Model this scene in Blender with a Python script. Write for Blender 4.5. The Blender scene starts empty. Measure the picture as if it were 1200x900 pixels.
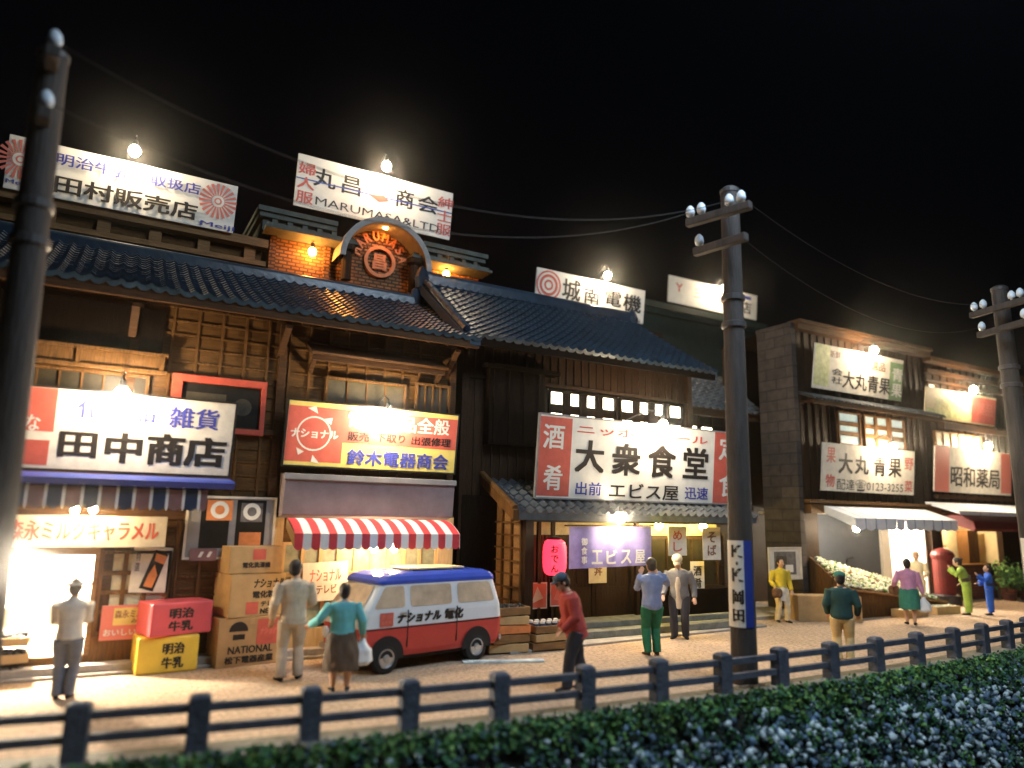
import bpy, bmesh, math, random
from mathutils import Vector, Matrix, noise
random.seed(11)
R = math.radians
sc = bpy.context.scene
col = sc.collection
# ---------------------------------------------------------------- camera
FPX, CH = 835.0, 2.65
YAW, PITCH, ROLL = R(29.8), R(10.35), R(1.2)
FW = Vector((math.sin(YAW)*math.cos(PITCH), math.cos(YAW)*math.cos(PITCH), math.sin(PITCH)))
_r = Vector((math.cos(YAW), -math.sin(YAW), 0)); _u = _r.cross(FW)
RT = _r*math.cos(ROLL) + _u*math.sin(ROLL)
UP = _u*math.cos(ROLL) - _r*math.sin(ROLL)
cam = bpy.data.cameras.new('camera'); cam_o = bpy.data.objects.new('camera', cam); col.objects.link(cam_o)
cam.sensor_width = 36; cam.lens = FPX/1200*36; cam.clip_end = 500; cam.clip_start = .05
M = Matrix.Identity(4)
for i in range(3):
    M[i][0], M[i][1], M[i][2] = RT[i], UP[i], -FW[i]
M[2][3] = CH
cam_o.matrix_world = M
cam.dof.use_dof = True; cam.dof.focus_distance = 15.8; cam.dof.aperture_fstop = 0.205
sc.camera = cam_o
# ---------------------------------------------------------------- world, room light, exposure
sc.world = bpy.data.worlds.new('World'); sc.world.use_nodes = True
bg = sc.world.node_tree.nodes['Background']; bg.inputs[0].default_value = (.25, .4, .8, 1); bg.inputs[1].default_value = .0012
sc.view_settings.view_transform = 'Standard'; sc.view_settings.look = 'None'; sc.view_settings.exposure = .42; sc.view_settings.gamma = 1
try:
    sc.cycles.use_denoising = True; sc.cycles.max_bounces = 6; sc.cycles.sample_clamp_indirect = 6
    sc.cycles.caustics_reflective = False; sc.cycles.caustics_refractive = False
except Exception: pass
def area(name, loc, target, sx, sy, power, c):
    l = bpy.data.lights.new(name, 'AREA'); l.shape = 'RECTANGLE'; l.size = sx; l.size_y = sy; l.energy = power; l.color = c
    o = bpy.data.objects.new(name, l); col.objects.link(o); o.location = loc
    o.rotation_euler = (Vector(target)-Vector(loc)).to_track_quat('-Z', 'Y').to_euler(); return o
# the dim cool light of the room the model street stands in, from above and in front
area('room_light', (9, 3, 14), (10.5, 11, 0), 6, 5, 1250, (.68, .84, 1))

def at(px, py, Y):
    d = FW + RT*((px-600)/FPX) - UP*((py-450)/FPX); t = Y/d.y
    return Vector((d.x*t, Y, CH+d.z*t))
def gnd(px, py, z=0.0):
    d = FW + RT*((px-600)/FPX) - UP*((py-450)/FPX); t = (z-CH)/d.z
    return Vector((d.x*t, d.y*t, z))
# ---------------------------------------------------------------- materials
MT = {}
def mat(name, c, rough=.75, var=.25, scale=5.0, stretch=(1, 1, 1), bump=0.0, emit=None, es=0, metal=0, spec=.4, fine=True):
    m = bpy.data.materials.new(name); m.use_nodes = True; MT[name] = m
    nt = m.node_tree; N = nt.nodes; L = nt.links; b = N['Principled BSDF']
    b.inputs['Roughness'].default_value = rough; b.inputs['Metallic'].default_value = metal
    b.inputs['Specular IOR Level'].default_value = spec
    b.inputs['Base Color'].default_value = (*c, 1)
    if var > 0 or bump > 0:
        tc = N.new('ShaderNodeTexCoord'); mp = N.new('ShaderNodeMapping'); mp.inputs['Scale'].default_value = stretch
        n1 = N.new('ShaderNodeTexNoise'); n1.inputs['Scale'].default_value = scale; n1.inputs['Detail'].default_value = 6; n1.inputs['Roughness'].default_value = .65
        L.new(tc.outputs['Object'], mp.inputs[0]); L.new(mp.outputs[0], n1.inputs['Vector'])
        rp = N.new('ShaderNodeValToRGB'); rp.color_ramp.elements[0].position = .3; rp.color_ramp.elements[1].position = .7
        rp.color_ramp.elements[0].color = (*[max(0, x*(1-var)) for x in c], 1)
        rp.color_ramp.elements[1].color = (*[min(1, x*(1+var)) for x in c], 1)
        L.new(n1.outputs['Fac'], rp.inputs[0]); L.new(rp.outputs[0], b.inputs['Base Color'])
        if bump > 0:
            bp = N.new('ShaderNodeBump'); bp.inputs['Strength'].default_value = bump; bp.inputs['Distance'].default_value = .03
            n2 = N.new('ShaderNodeTexNoise'); n2.inputs['Scale'].default_value = scale*4; n2.inputs['Detail'].default_value = 4
            L.new(mp.outputs[0], n2.inputs['Vector']); L.new(n2.outputs['Fac'], bp.inputs['Height']); L.new(bp.outputs[0], b.inputs['Normal'])
    if emit:
        b.inputs['Emission Color'].default_value = (*emit, 1); b.inputs['Emission Strength'].default_value = es
    return m
def brick(name, c1, c2, mortar, scale, bump=.6, bw=.5, rh=.25):
    m = mat(name, c1, .9, 0, bump=0); nt = m.node_tree; N = nt.nodes; L = nt.links; b = N['Principled BSDF']
    tc = N.new('ShaderNodeTexCoord'); mp = N.new('ShaderNodeMapping'); mp.inputs['Rotation'].default_value = (R(90), 0, 0)
    sx = N.new('ShaderNodeSeparateXYZ'); ad = N.new('ShaderNodeMath'); cb = N.new('ShaderNodeCombineXYZ')
    L.new(tc.outputs['Object'], sx.inputs[0]); L.new(sx.outputs[0], ad.inputs[0]); L.new(sx.outputs[1], ad.inputs[1])
    L.new(ad.outputs[0], cb.inputs[0]); L.new(sx.outputs[2], cb.inputs[1])
    t = N.new('ShaderNodeTexBrick'); t.inputs['Scale'].default_value = scale; t.inputs['Mortar Size'].default_value = .02
    t.inputs['Color1'].default_value = (*c1, 1); t.inputs['Color2'].default_value = (*c2, 1); t.inputs['Mortar'].default_value = (*mortar, 1)
    t.inputs['Brick Width'].default_value = bw; t.inputs['Row Height'].default_value = rh
    L.new(cb.outputs[0], t.inputs['Vector'])
    nz = N.new('ShaderNodeTexNoise'); nz.inputs['Scale'].default_value = 5; nz.inputs['Detail'].default_value = 6
    L.new(tc.outputs['Object'], nz.inputs['Vector'])
    mx = N.new('ShaderNodeMix'); mx.data_type = 'RGBA'; mx.blend_type = 'MULTIPLY'; mx.inputs[0].default_value = .7
    rp = N.new('ShaderNodeValToRGB'); rp.color_ramp.elements[0].position = .3; rp.color_ramp.elements[0].color = (.45, .4, .38, 1); rp.color_ramp.elements[1].position = .65
    L.new(nz.outputs['Fac'], rp.inputs[0]); L.new(t.outputs['Color'], mx.inputs[6]); L.new(rp.outputs[0], mx.inputs[7])
    L.new(mx.outputs[2], b.inputs['Base Color'])
    bp = N.new('ShaderNodeBump'); bp.inputs['Strength'].default_value = bump; bp.inputs['Distance'].default_value = .04; bp.invert = True
    L.new(t.outputs['Fac'], bp.inputs['Height']); L.new(bp.outputs[0], b.inputs['Normal'])
    return m
WS = (9, 9, .9)
mat('wood_dark', (.030, .0145, .0062), .6, .5, 3, WS, .5, spec=.15)
mat('wood_black', (.009, .0055, .0035), .7, .5, 3, WS, .4, spec=.03)
mat('wood', (.115, .054, .016), .65, .5, 3, WS, .5, spec=.15)
mat('wood_mid', (.06, .027, .010), .62, .5, 3, (.9, 9, 9), .5, spec=.15)
mat('wood_light', (.24, .125, .045), .7, .35, 3, (1, 8, 8), .4)
mat('wood_panel', (.10, .048, .014), .7, .45, 2.2, (1, 1, 6), .4, spec=.15)
mat('cream_wood', (.52, .36, .17), .65, .2, 3, WS, .2)
mat('tile_blue', (.014, .031, .052), .33, .5, 2.3, (1, 1, 1), .25, spec=.55)
mat('tile_grey', (.075, .085, .095), .45, .5, 2.5, (1, 1, 1), .25)
mat('concrete', (.36, .33, .30), .85, .25, 4, bump=.3)
mat('stone', (.2, .2, .17), .85, .35, 4, bump=.4)
mat('render_green', (.10, .108, .09), .85, .3, 3, bump=.3)
mat('plaster', (.62, .56, .47), .85, .2, 2.5, bump=.15)
mat('plaster_grey', (.24, .235, .245), .8, .2, 2, bump=.15)
mat('metal_mauve', (.26, .21, .22), .6, .2, 2, bump=.12)
mat('paint_white', (.78, .75, .68), .55, .12, 2)
mat('paper', (.72, .66, .56), .85, .15, 5)
mat('paint_red', (.60, .12, .085), .55, .15, 4)
mat('red_frame', (.5, .075, .04), .6, .25, 4)
mat('paint_yellow', (.78, .62, .17), .55, .1, 4)
mat('paint_cream', (.75, .62, .36), .6, .12, 4)
mat('paint_green', (.22, .34, .16), .6, .3, 4)
mat('lime', (.6, .6, .3), .6, .3, 5)
mat('ink', (.018, .014, .012), .6, 0)
mat('ink_blue', (.05, .06, .33), .6, 0)
mat('ink_red', (.62, .07, .05), .6, 0)
mat('ink_pink', (.7, .2, .15), .6, 0)
mat('ink_brown', (.22, .1, .05), .6, 0)
mat('blue', (.03, .055, .3), .4, .15, 3)
mat('navy', (.012, .028, .075), .7, .2, 5)
mat('maroon', (.2, .1, .105), .8, .2, 5)
mat('awning_red', (.62, .05, .06), .75, .1, 5)
mat('awning_white', (.78, .76, .75), .75, .07, 5)
mat('panel_grey', (.05, .058, .075), .8, .2, 2, bump=.15)
mat('canvas_white', (.84, .87, .93), .75, .1, 4)
mat('canvas_blue', (.3, .38, .52), .75, .25, 5)
mat('deep_red', (.11, .009, .008), .55, .3, 5)
mat('noren', (.29, .25, .53), .85, .2, 4)
mat('rubber', (.012, .012, .013), .7, .2, 6)
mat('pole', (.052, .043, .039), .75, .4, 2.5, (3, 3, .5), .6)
mat('band', (.06, .055, .055), .5, .2, 5)
mat('porcelain', (.72, .8, .88), .25, .05, 5)
mat('fence', (.085, .095, .125), .8, .35, 6, bump=.6)
mat('wire', (.006, .006, .008), .6, 0)
mat('black_metal', (.02, .02, .022), .4, .2, 6)
mat('chrome', (.6, .6, .62), .3, .1, 6, metal=.8)
mat('card', (.46, .29, .13), .85, .14, 4, bump=.1)
mat('card_pale', (.5, .33, .15), .85, .12, 4, bump=.1)
mat('crate_pink', (.68, .1, .12), .45, .08, 4)
mat('crate_yellow', (.83, .58, .07), .45, .08, 4)
mat('pane_dim', (.03, .023, .012), .5, .35, 5)
mat('pane_brown', (.05, .04, .02), .5, .35, 5)
mat('bulb_door', (1, 1, .9), .3, 0, emit=(1, .85, .64), es=4800)
mat('pane_cream', (.66, .6, .42), .5, .3, 5)
mat('pane_dark', (.02, .018, .016), .25, .3, 4)
mat('pane_lit', (.8, .75, .6), .5, .1, 4, emit=(1, .88, .66), es=7)
mat('pane_faint', (.7, .66, .5), .5, .1, 4, emit=(1, .88, .62), es=1.1)
mat('pane_shop', (.25, .27, .19), .5, .35, 5)
mat('bulb_small', (1, .95, .8), .3, 0, emit=(1, .74, .4), es=330)
mat('pane_cool', (.2, .24, .22), .3, .3, 9, emit=(.75, .95, .9), es=.35)
mat('bulb', (1, .95, .8), .3, 0, emit=(1, .80, .54), es=560)
mat('bulb_orange', (1, .8, .5), .3, 0, emit=(1, .36, .06), es=190)
mat('bulb_yellow', (1, .9, .5), .3, 0, emit=(1, .70, .16), es=330)
mat('bulb_white', (1, 1, .9), .3, 0, emit=(1, .86, .66), es=1100)
mat('lantern', (.75, .05, .08), .6, .1, 5, emit=(1, .03, .065), es=2.1)
mat('van_white', (.7, .74, .78), .25, .05, 3)
mat('van_red', (.55, .06, .05), .28, .06, 3)
mat('van_blue', (.04, .085, .5), .25, .08, 3)
mat('van_glass', (.55, .43, .31), .18, .25, 3)  # opaque tan: light coming through the panes is put into the colour
mat('skin', (.56, .33, .22), .6, .08, 8)
mat('hair', (.02, .015, .014), .6, .3, 20)
mat('soil', (.012, .014, .009), .95, .4, 5)
mat('leaf_dark', (.06, .17, .07), .7, .5, 3)
mat('leaf_mid', (.15, .30, .08), .7, .5, 3)
mat('leaf_blue', (.07, .13, .14), .7, .5, 3)
mat('stone_pale', (.58, .70, .84), .55, .5, 3, bump=.4)
mat('stone_dark', (.14, .22, .32), .6, .5, 3, bump=.4)
mat('veg', (.74, .76, .58), .6, .35, 9)
mat('basket', (.16, .08, .04), .8, .4, 20)
mat('bag', (.75, .78, .8), .5, .1, 5)
mat('photo_dark', (.12, .11, .11), .6, .7, 5)
mat('art_dark', (.07, .055, .03), .6, .6, 3)
mat('orange', (.65, .22, .07), .6, .2, 6)
brick('brick_grey', (.075, .058, .049), (.05, .04, .034), (.033, .028, .026), 1.0, .7, .75, .33)
brick('brick_orange', (.36, .17, .07), (.27, .12, .045), (.09, .05, .03), 1.0, .9, .2, .09)
brick('brick_red', (.28, .1, .06), (.2, .07, .045), (.1, .06, .05), 1.0, .5, .3, .1)
def cloth(name, c): mat('c_'+name, c, .85, .16, 7, bump=.15)
for n_, c_ in dict(white=(.66, .62, .56), slate=(.13, .15, .2), beige=(.5, .43, .34), teal=(.13, .46, .5), brown=(.085, .06, .042),
                   red=(.42, .055, .045), charcoal=(.035, .035, .045), lilac=(.24, .3, .5), green=(.02, .17, .085), grey=(.17, .17, .18),
                   yellow=(.6, .46, .04), tan=(.62, .45, .21), forest=(.018, .06, .055), pink=(.52, .25, .42), moss=(.04, .2, .14),
                   lime=(.3, .44, .07), cobalt=(.02, .11, .6), cream=(.7, .58, .38), capblue=(.06, .11, .16)).items(): cloth(n_, c_)
# ---------------------------------------------------------------- mesh helpers
ORG = {}
class MB:
    def __init__(s): s.v = []; s.f = []; s.m = []
    def add(s, vs, fs, mi=0, T=None):
        o = len(s.v)
        for v in vs:
            v = Vector(v); s.v.append(T @ v if T else v)
        for k, f in enumerate(fs):
            s.f.append([i+o for i in f]); s.m.append(mi if isinstance(mi, int) else mi[k])
    def box(s, x0, x1, y0, y1, z0, z1, mi=0, T=None):
        s.add([(x0,y0,z0),(x1,y0,z0),(x1,y1,z0),(x0,y1,z0),(x0,y0,z1),(x1,y0,z1),(x1,y1,z1),(x0,y1,z1)],
              [(3,2,1,0),(4,5,6,7),(0,1,5,4),(1,2,6,5),(2,3,7,6),(3,0,4,7)], mi, T)
    def quad(s, a, b, c, d, mi=0, T=None): s.add([a, b, c, d], [(0,1,2,3)], mi, T)
    def prism(s, poly, y0, y1, mi=0, T=None):     # poly of (x,z), counter-clockwise seen from -Y
        n = len(poly)
        vs = [(x,y0,z) for x,z in poly]+[(x,y1,z) for x,z in poly]
        s.add(vs, [tuple(range(n)), tuple(range(2*n-1,n-1,-1))]+[(i+n,(i+1)%n+n,(i+1)%n,i) for i in range(n)], mi, T)
    def xprism(s, poly, x0, x1, mi=0, T=None):    # poly of (y,z)
        n = len(poly)
        vs = [(x0,y,z) for y,z in poly]+[(x1,y,z) for y,z in poly]
        s.add(vs, [tuple(range(n)), tuple(range(2*n-1,n-1,-1))]+[(i+n,(i+1)%n+n,(i+1)%n,i) for i in range(n)], mi, T)
    def tube(s, pts, r, n=8, mi=0, T=None):
        pts = [Vector(p) for p in pts]; rr = r if isinstance(r, (list, tuple)) else [r]*len(pts)
        vs = []; fs = []; ref = None
        for i, p in enumerate(pts):
            d = (pts[min(i+1,len(pts)-1)]-pts[max(i-1,0)]).normalized()
            if ref is None:
                ref = d.cross(Vector((0,0,1)) if abs(d.z) < .9 else Vector((1,0,0))).normalized()
            ref = (ref - d*ref.dot(d)).normalized(); b = d.cross(ref)
            for k in range(n):
                a = 2*math.pi*k/n; vs.append(p+(ref*math.cos(a)+b*math.sin(a))*rr[i])
        for i in range(len(pts)-1):
            for k in range(n):
                fs.append((i*n+k, i*n+(k+1)%n, (i+1)*n+(k+1)%n, (i+1)*n+k))
        fs.append(tuple(range(n-1,-1,-1))); fs.append(tuple(range((len(pts)-1)*n, len(pts)*n)))
        s.add(vs, fs, mi, T)
    def lathe(s, prof, n=16, mi=0, T=None, o=(0,0,0)):   # prof of (r,z)
        o = Vector(o); vs = []; fs = []
        for r, z in prof:
            for k in range(n):
                a = 2*math.pi*k/n; vs.append(o+Vector((r*math.cos(a), r*math.sin(a), z)))
        for i in range(len(prof)-1):
            for k in range(n): fs.append((i*n+k, i*n+(k+1)%n, (i+1)*n+(k+1)%n, (i+1)*n+k))
        fs.append(tuple(range(n-1,-1,-1))); fs.append(tuple(range((len(prof)-1)*n, len(prof)*n)))
        s.add(vs, fs, mi, T)
    def ball(s, c, rx, ry=None, rz=None, mi=0, n=12, T=None):
        ry = rx if ry is None else ry; rz = rx if rz is None else rz; c = Vector(c); vs = []; fs = []; h = n//2
        for i in range(1, h):
            t = math.pi*i/h
            for k in range(n):
                a = 2*math.pi*k/n; vs.append(c+Vector((rx*math.sin(t)*math.cos(a), ry*math.sin(t)*math.sin(a), rz*math.cos(t))))
        top = len(vs); vs.append(c+Vector((0,0,rz))); vs.append(c-Vector((0,0,rz)))
        for i in range(h-2):
            for k in range(n): fs.append((i*n+k, (i+1)*n+k, (i+1)*n+(k+1)%n, i*n+(k+1)%n))
        for k in range(n):
            fs.append((top, k, (k+1)%n)); fs.append((top+1, (h-2)*n+(k+1)%n, (h-2)*n+k))
        s.add(vs, fs, mi, T)
    def loft(s, rings, n=14, mi=0):    # rings of (centre, half-axis vector a, half-axis vector b)
        vs = []; fs = []
        for c, a, b in rings:
            for k in range(n):
                t = 2*math.pi*k/n; vs.append(Vector(c)+Vector(a)*math.cos(t)+Vector(b)*math.sin(t))
        for i in range(len(rings)-1):
            for k in range(n): fs.append((i*n+k, i*n+(k+1)%n, (i+1)*n+(k+1)%n, (i+1)*n+k))
        fs.append(tuple(range(n-1,-1,-1))); fs.append(tuple(range((len(rings)-1)*n, len(rings)*n)))
        s.add(vs, fs, mi)
    def mesh(s, name, mats, off=None):
        me = bpy.data.meshes.new(name)
        me.from_pydata([v-off for v in s.v] if off else s.v, [], s.f)
        for m in mats: me.materials.append(MT[m])
        me.polygons.foreach_set('material_index', s.m); me.update(); return me
def root_of(o):
    while o.parent: o = o.parent
    return o
def link(me, name, parent=None, label=None, smooth=False, bevel=0):
    o = bpy.data.objects.new(name, me); col.objects.link(o)
    if parent: o.parent = parent
    if label: o['label'] = label
    if smooth: me.polygons.foreach_set('use_smooth', [True]*len(me.polygons))
    if bevel:
        b = o.modifiers.new('bevel', 'BEVEL'); b.width = bevel; b.segments = 2; b.limit_method = 'ANGLE'; b.angle_limit = R(40)
    return o
def build(mb, name, mats, parent=None, label=None, smooth=False, bevel=0, world=True):
    if isinstance(mats, str): mats = [mats]
    off = None
    if parent and world: off = ORG[root_of(parent).name]
    return link(mb.mesh(name, mats, off), name, parent, label, smooth, bevel)
def tag(o, label, cat, group=None):
    o['label'] = label; o['category'] = cat
    if group: o['group'] = group
    return o
def thing(name, label, cat, loc=(0,0,0), rz=0, group=None):
    o = bpy.data.objects.new(name, None); col.objects.link(o); o.empty_display_size = .2
    o.location = loc; o.rotation_euler = (0,0,rz); ORG[o.name] = Vector(loc)
    return tag(o, label, cat, group)
def solo(mb, name, mats, label, cat, loc=(0,0,0), group=None, **k):   # a thing that is one mesh
    loc = Vector(loc); o = link(mb.mesh(name, [mats] if isinstance(mats, str) else mats, loc), name, None, None, **k)
    o.location = loc; ORG[o.name] = loc; return tag(o, label, cat, group)
def struct(mb, name, mats, kind='structure', **k):
    o = link(mb.mesh(name, [mats] if isinstance(mats, str) else mats), name, None, None, **k); o['kind'] = kind; return o
# ---------------------------------------------------------------- lettering
_tc = {}
def glyphs(t, bold=.0):
    k = (t, bold)
    if k not in _tc:
        c = bpy.data.curves.new('t', 'FONT'); c.body = t; c.resolution_u = 2; c.offset = bold
        o = bpy.data.objects.new('t', c); col.objects.link(o)
        me = bpy.data.meshes.new_from_object(o.evaluated_get(bpy.context.evaluated_depsgraph_get()))
        vs = [v.co.copy() for v in me.vertices]; fs = [tuple(p.vertices) for p in me.polygons]
        bpy.data.objects.remove(o); bpy.data.curves.remove(c); bpy.data.meshes.remove(me)
        x0 = min(v.x for v in vs); x1 = max(v.x for v in vs); y0 = min(v.y for v in vs); y1 = max(v.y for v in vs)
        _tc[k] = ([((v.x-x0)/max(x1-x0,1e-6), (v.y-y0)/max(y1-y0,1e-6)) for v in vs], fs)
    return _tc[k]
def write(mb, t, x0, z0, x1, z1, y, mi=0, T=None, bold=.02, shear=0):
    # brush weight: the thin letter shape is laid down five times, shifted by part of a stroke
    vs, fs = glyphs(t, 0); d = bold*1.1*min((x1-x0)/max(1, len(t)), z1-z0)
    for k, (a, b) in enumerate(((0,0),(-1,-.6),(1,.6),(-1,.6),(1,-.6)) if bold > .012 else ((0,0),)):
        mb.add([(x0+d+u*(x1-x0-2*d)+shear*v*(z1-z0)+a*d, y-k*.00012, z0+d+v*(z1-z0-2*d)+b*d) for u, v in vs], fs, mi, T)
def write_v(mb, t, x0, z0, x1, z1, y, mi=0, T=None, bold=.02, gap=.15):
    n = len(t); h = (z1-z0)/n
    for i, ch in enumerate(t):
        write(mb, ch, x0, z1-(i+1)*h+h*gap/2, x1, z1-i*h-h*gap/2, y, mi, T, bold)
def disc(mb, cx, cz, r0, r1, y, mi=0, T=None, n=28, a0=0, a1=360):
    a0 = R(a0); a1 = R(a1); vs = []; fs = []
    for i in range(n+1):
        a = a0+(a1-a0)*i/n
        vs += [(cx+r0*math.cos(a), y, cz+r0*math.sin(a)), (cx+r1*math.cos(a), y, cz+r1*math.sin(a))]
    for i in range(n): fs.append((2*i, 2*i+1, 2*i+3, 2*i+2))
    mb.add(vs, fs, mi, T)
def rect(mb, x0, z0, x1, z1, y, mi=0, T=None): mb.quad((x0,y,z0),(x1,y,z0),(x1,y,z1),(x0,y,z1), mi, T)
# ---------------------------------------------------------------- tiles, windows, signs, lamps
def tiles(mb, x0, x1, ye, ze, yr, zr, tw=.26, th=.27, amp=.034, mi=0, sag=.0, xr0=None, xr1=None):
    s = Vector((0, yr-ye, zr-ze)); L = s.length; n = Vector((0, -(zr-ze), (yr-ye)))/L
    if n.z < 0: n = -n
    rows = max(1, round(L/th)); q = 6; nu = int((x1-x0)/tw*q)
    vs = []; fs = []
    def line(v, lift):
        a0 = x0 if xr0 is None else x0+(xr0-x0)*v; a1 = x1 if xr1 is None else x1+(xr1-x1)*v
        base = len(vs)
        for i in range(nu+1):
            x = a0+(a1-a0)*i/nu; ph = (i % q)/q*2*math.pi
            h = amp*(math.cos(ph)+.35*math.cos(2*ph)) + lift + .006*noise.noise((x*1.3, v*9, ye))
            vs.append(Vector((x, ye, ze))+s*v+n*h-Vector((0,0,sag*4*v*(1-v))))
        return base
    prev = None
    for j in range(rows):
        a = line(j/rows, .035); b = line((j+1)/rows, 0)
        if prev is None:
            d = line(0, -.06)
            for i in range(nu): fs.append((d+i, d+i+1, a+i+1, a+i))
        else:
            for i in range(nu): fs.append((prev+i, prev+i+1, a+i+1, a+i))
        for i in range(nu): fs.append((a+i, a+i+1, b+i+1, b+i))
        prev = b
    mb.add(vs, fs, mi)
def window(parent, x0, x1, z0, z1, Y, nx, nz, fm='wood', pm='pane_dim', fw=.05, depth=.07, bar=.03, label=None):
    f = MB()
    f.box(x0-fw, x0, Y-depth, Y+.02, z0-fw, z1+fw); f.box(x1, x1+fw, Y-depth, Y+.02, z0-fw, z1+fw)
    f.box(x0, x1, Y-depth, Y+.02, z0-fw, z0); f.box(x0, x1, Y-depth, Y+.02, z1, z1+fw)
    for i in range(1, nx):
        x = x0+(x1-x0)*i/nx; f.box(x-bar/2, x+bar/2, Y-depth*.7, Y-.004, z0, z1)
    for i in range(1, nz):
        z = z0+(z1-z0)*i/nz; f.box(x0, x1, Y-depth*.6, Y-.006, z-bar/2, z+bar/2)
    w = build(f, 'window', fm, parent, label)
    p = MB(); rect(p, x0, z0, x1, z1, Y-.015); build(p, 'pane', pm, w)
    return w
def sign(name, label, cat, tl, tr, br, bl, Yb, Yt, items, mats, board='paint_white', edge=None, group=None, mount=.5):
    """board fitted to its four corners; items: ('t',text,tl px,br px,mi,bold) text, ('v',..) vertical text, ('r',tl,br,mi) panel, ('d',c px,r0,r1,mi) disc"""
    a, b, c, d = at(*tl, Yt), at(*tr, Yt), at(*br, Yb), at(*bl, Yb)
    x0 = (a.x+d.x)/2; x1 = (b.x+c.x)/2; z0 = (c.z+d.z)/2; z1 = (a.z+b.z)/2
    o = thing(name, label, cat, (x0, Yb, z0), 0, group)
    Hh = math.hypot(z1-z0, Yt-Yb); W = x1-x0; lean = math.atan2(Yb-Yt, z1-z0)
    T = Matrix.Rotation(lean, 4, 'X')
    Ti = T.inverted()
    def loc(p):     # pixel on the board -> (u, v) metres on the board
        dr = FW + RT*((p[0]-600)/FPX) - UP*((p[1]-450)/FPX)
        nrm = T.to_3x3() @ Vector((0,1,0)); P0 = Vector((x0, Yb, z0)); C = Vector((0,0,CH))
        t = (P0-C).dot(nrm)/dr.dot(nrm); q = Ti.to_3x3() @ (C+dr*t-P0); return q.x, q.z
    m = MB(); m.box(0, W, 0, .05, 0, Hh, 0, T)
    build(m, 'board', board, o, world=False, bevel=.006)
    if edge:
        m = MB(); e = .03
        for q in ((-e,0,-e,Hh+e),(W,W+e,-e,Hh+e),(0,W,-e,0),(0,W,Hh,Hh+e)): m.box(q[0], q[1], -.015, .06, q[2], q[3], 0, T)
        build(m, 'frame', edge, o, world=False)
    g = MB(); k = 0
    for it in items:
        k += 1; y = -.002-.0006*k
        if it[0] == 'r':
            (u0, v1), (u1, v0) = loc(it[1]), loc(it[2]); u0 = max(u0, .008); v0 = max(v0, .008); u1 = min(u1, W-.008); v1 = min(v1, Hh-.008)
            rect(g, u0, v0, u1, v1, y, it[3], T)
        elif it[0] in 'tv':
            (u0, v1), (u1, v0) = loc(it[2]), loc(it[3])
            v0 = max(v0, .01); v1 = min(v1, Hh-.01)
            (write if it[0] == 't' else write_v)(g, it[1], u0, v0, u1, v1, y, it[4], T, it[5] if len(it) > 5 else .02)
        elif it[0] == 'd':
            u, v = loc(it[1]); a0, a1 = (it[5] if len(it) > 5 else (0, 360)); disc(g, u, v, it[2], it[3], y, it[4], T, 28, a0, a1)
        elif it[0] == 'p':
            pts = [loc(p) for p in it[1]]; g.add([(u, y, v) for u, v in pts], [tuple(range(len(pts)))], it[2], T)
    if items: build(g, 'lettering', mats, o, world=False)
    if mount:
        m = MB()
        for u in (W*.12, W*.88):
            p = T @ Vector((u, .06, Hh*.7)); m.tube([p, p+Vector((0, mount, -.05))], .025, 6)
            m.tube([T @ Vector((u, .06, .1)), T @ Vector((u, .06, .1))+Vector((0, mount*.4, 0))], .025, 6)
        build(m, 'bracket', 'black_metal', o, world=False)
    return o
def lamp(label, px, py, Y, bm='bulb', r=.1, anchor=None, name='sign_lamp', group='bare bulbs lighting the signs'):
    p = at(px, py, Y); o = thing(name, label, 'lamp', p, 0, group)
    m = MB(); m.ball((0,0,0), r, r, r*1.12, 0, 10); build(m, 'bulb', bm, o, world=False, smooth=True)
    m = MB(); m.lathe([(.045, r*.95), (.05, r*1.05), (.05, r*1.05+.1), (.03, r*1.05+.13)], 10)
    build(m, 'socket', 'black_metal', o, world=False)
    if anchor:
        a = Vector(anchor)-p; m = MB(); t = Vector((0, 0, r+.2))
        m.tube([(0,0,r+.1), t, t*.7+a*.35+Vector((0,0,.12)), a], .016, 6); build(m, 'arm', 'black_metal', o, world=False)
    return o
def awning(name, label, x0, x1, yb, zb, yf, zf, vh, pat, mats, side=True, scal=True, bulge=.0, group=None):
    o = thing(name, label, 'awning', ((x0+x1)/2, yb, zf), 0, group); c = MB(); v = MB(); x = x0; i = 0; K = 6
    while x < x1-1e-4:
        mi, w = pat[i % len(pat)]; i += 1; xe = min(x+w, x1)
        for k in range(K):
            t0, t1 = k/K, (k+1)/K
            f = lambda t: (yb+(yf-yb)*t, zb+(zf-zb)*t+bulge*math.sin(math.pi*t))
            (ya, za), (yc, zc) = f(t0), f(t1)
            c.quad((x,ya,za),(x,yc,zc),(xe,yc,zc),(xe,ya,za), mi)
        n = 5; lo = []
        for k in range(n+1):
            u = k/n; lo.append((x+(xe-x)*u, yf-.004-.012*math.sin(x*9+u), zf-vh+ (vh*.16*(1-math.sin(math.pi*u)) if scal else 0)))
        for k in range(n):
            a, b = lo[k], lo[k+1]; v.quad(a, b, (b[0], yf-.004, zf), (a[0], yf-.004, zf), mi)
        x = xe
    build(c, 'canopy', mats, o); build(v, 'valance', mats, o)
    if side:
        for xx in (x0, x1):
            s = MB(); s.add([(xx,yb,zb),(xx,yf,zf),(xx,yf,zf-vh*.8),(xx,yb,zb-vh*.6)], [(0,1,2,3)])
            build(s, 'side_flap', [side if isinstance(side, str) else mats[0]], o)
    fr = MB()
    for xx in (x0+.03, x1-.03): fr.tube([(xx,yb,zb-.03),(xx,yf+.02,zf-.03)], .018, 6)
    fr.tube([(x0,yf+.02,zf-.02),(x1,yf+.02,zf-.02)], .018, 6); build(fr, 'support_bar', 'black_metal', o)
    return o
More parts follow.
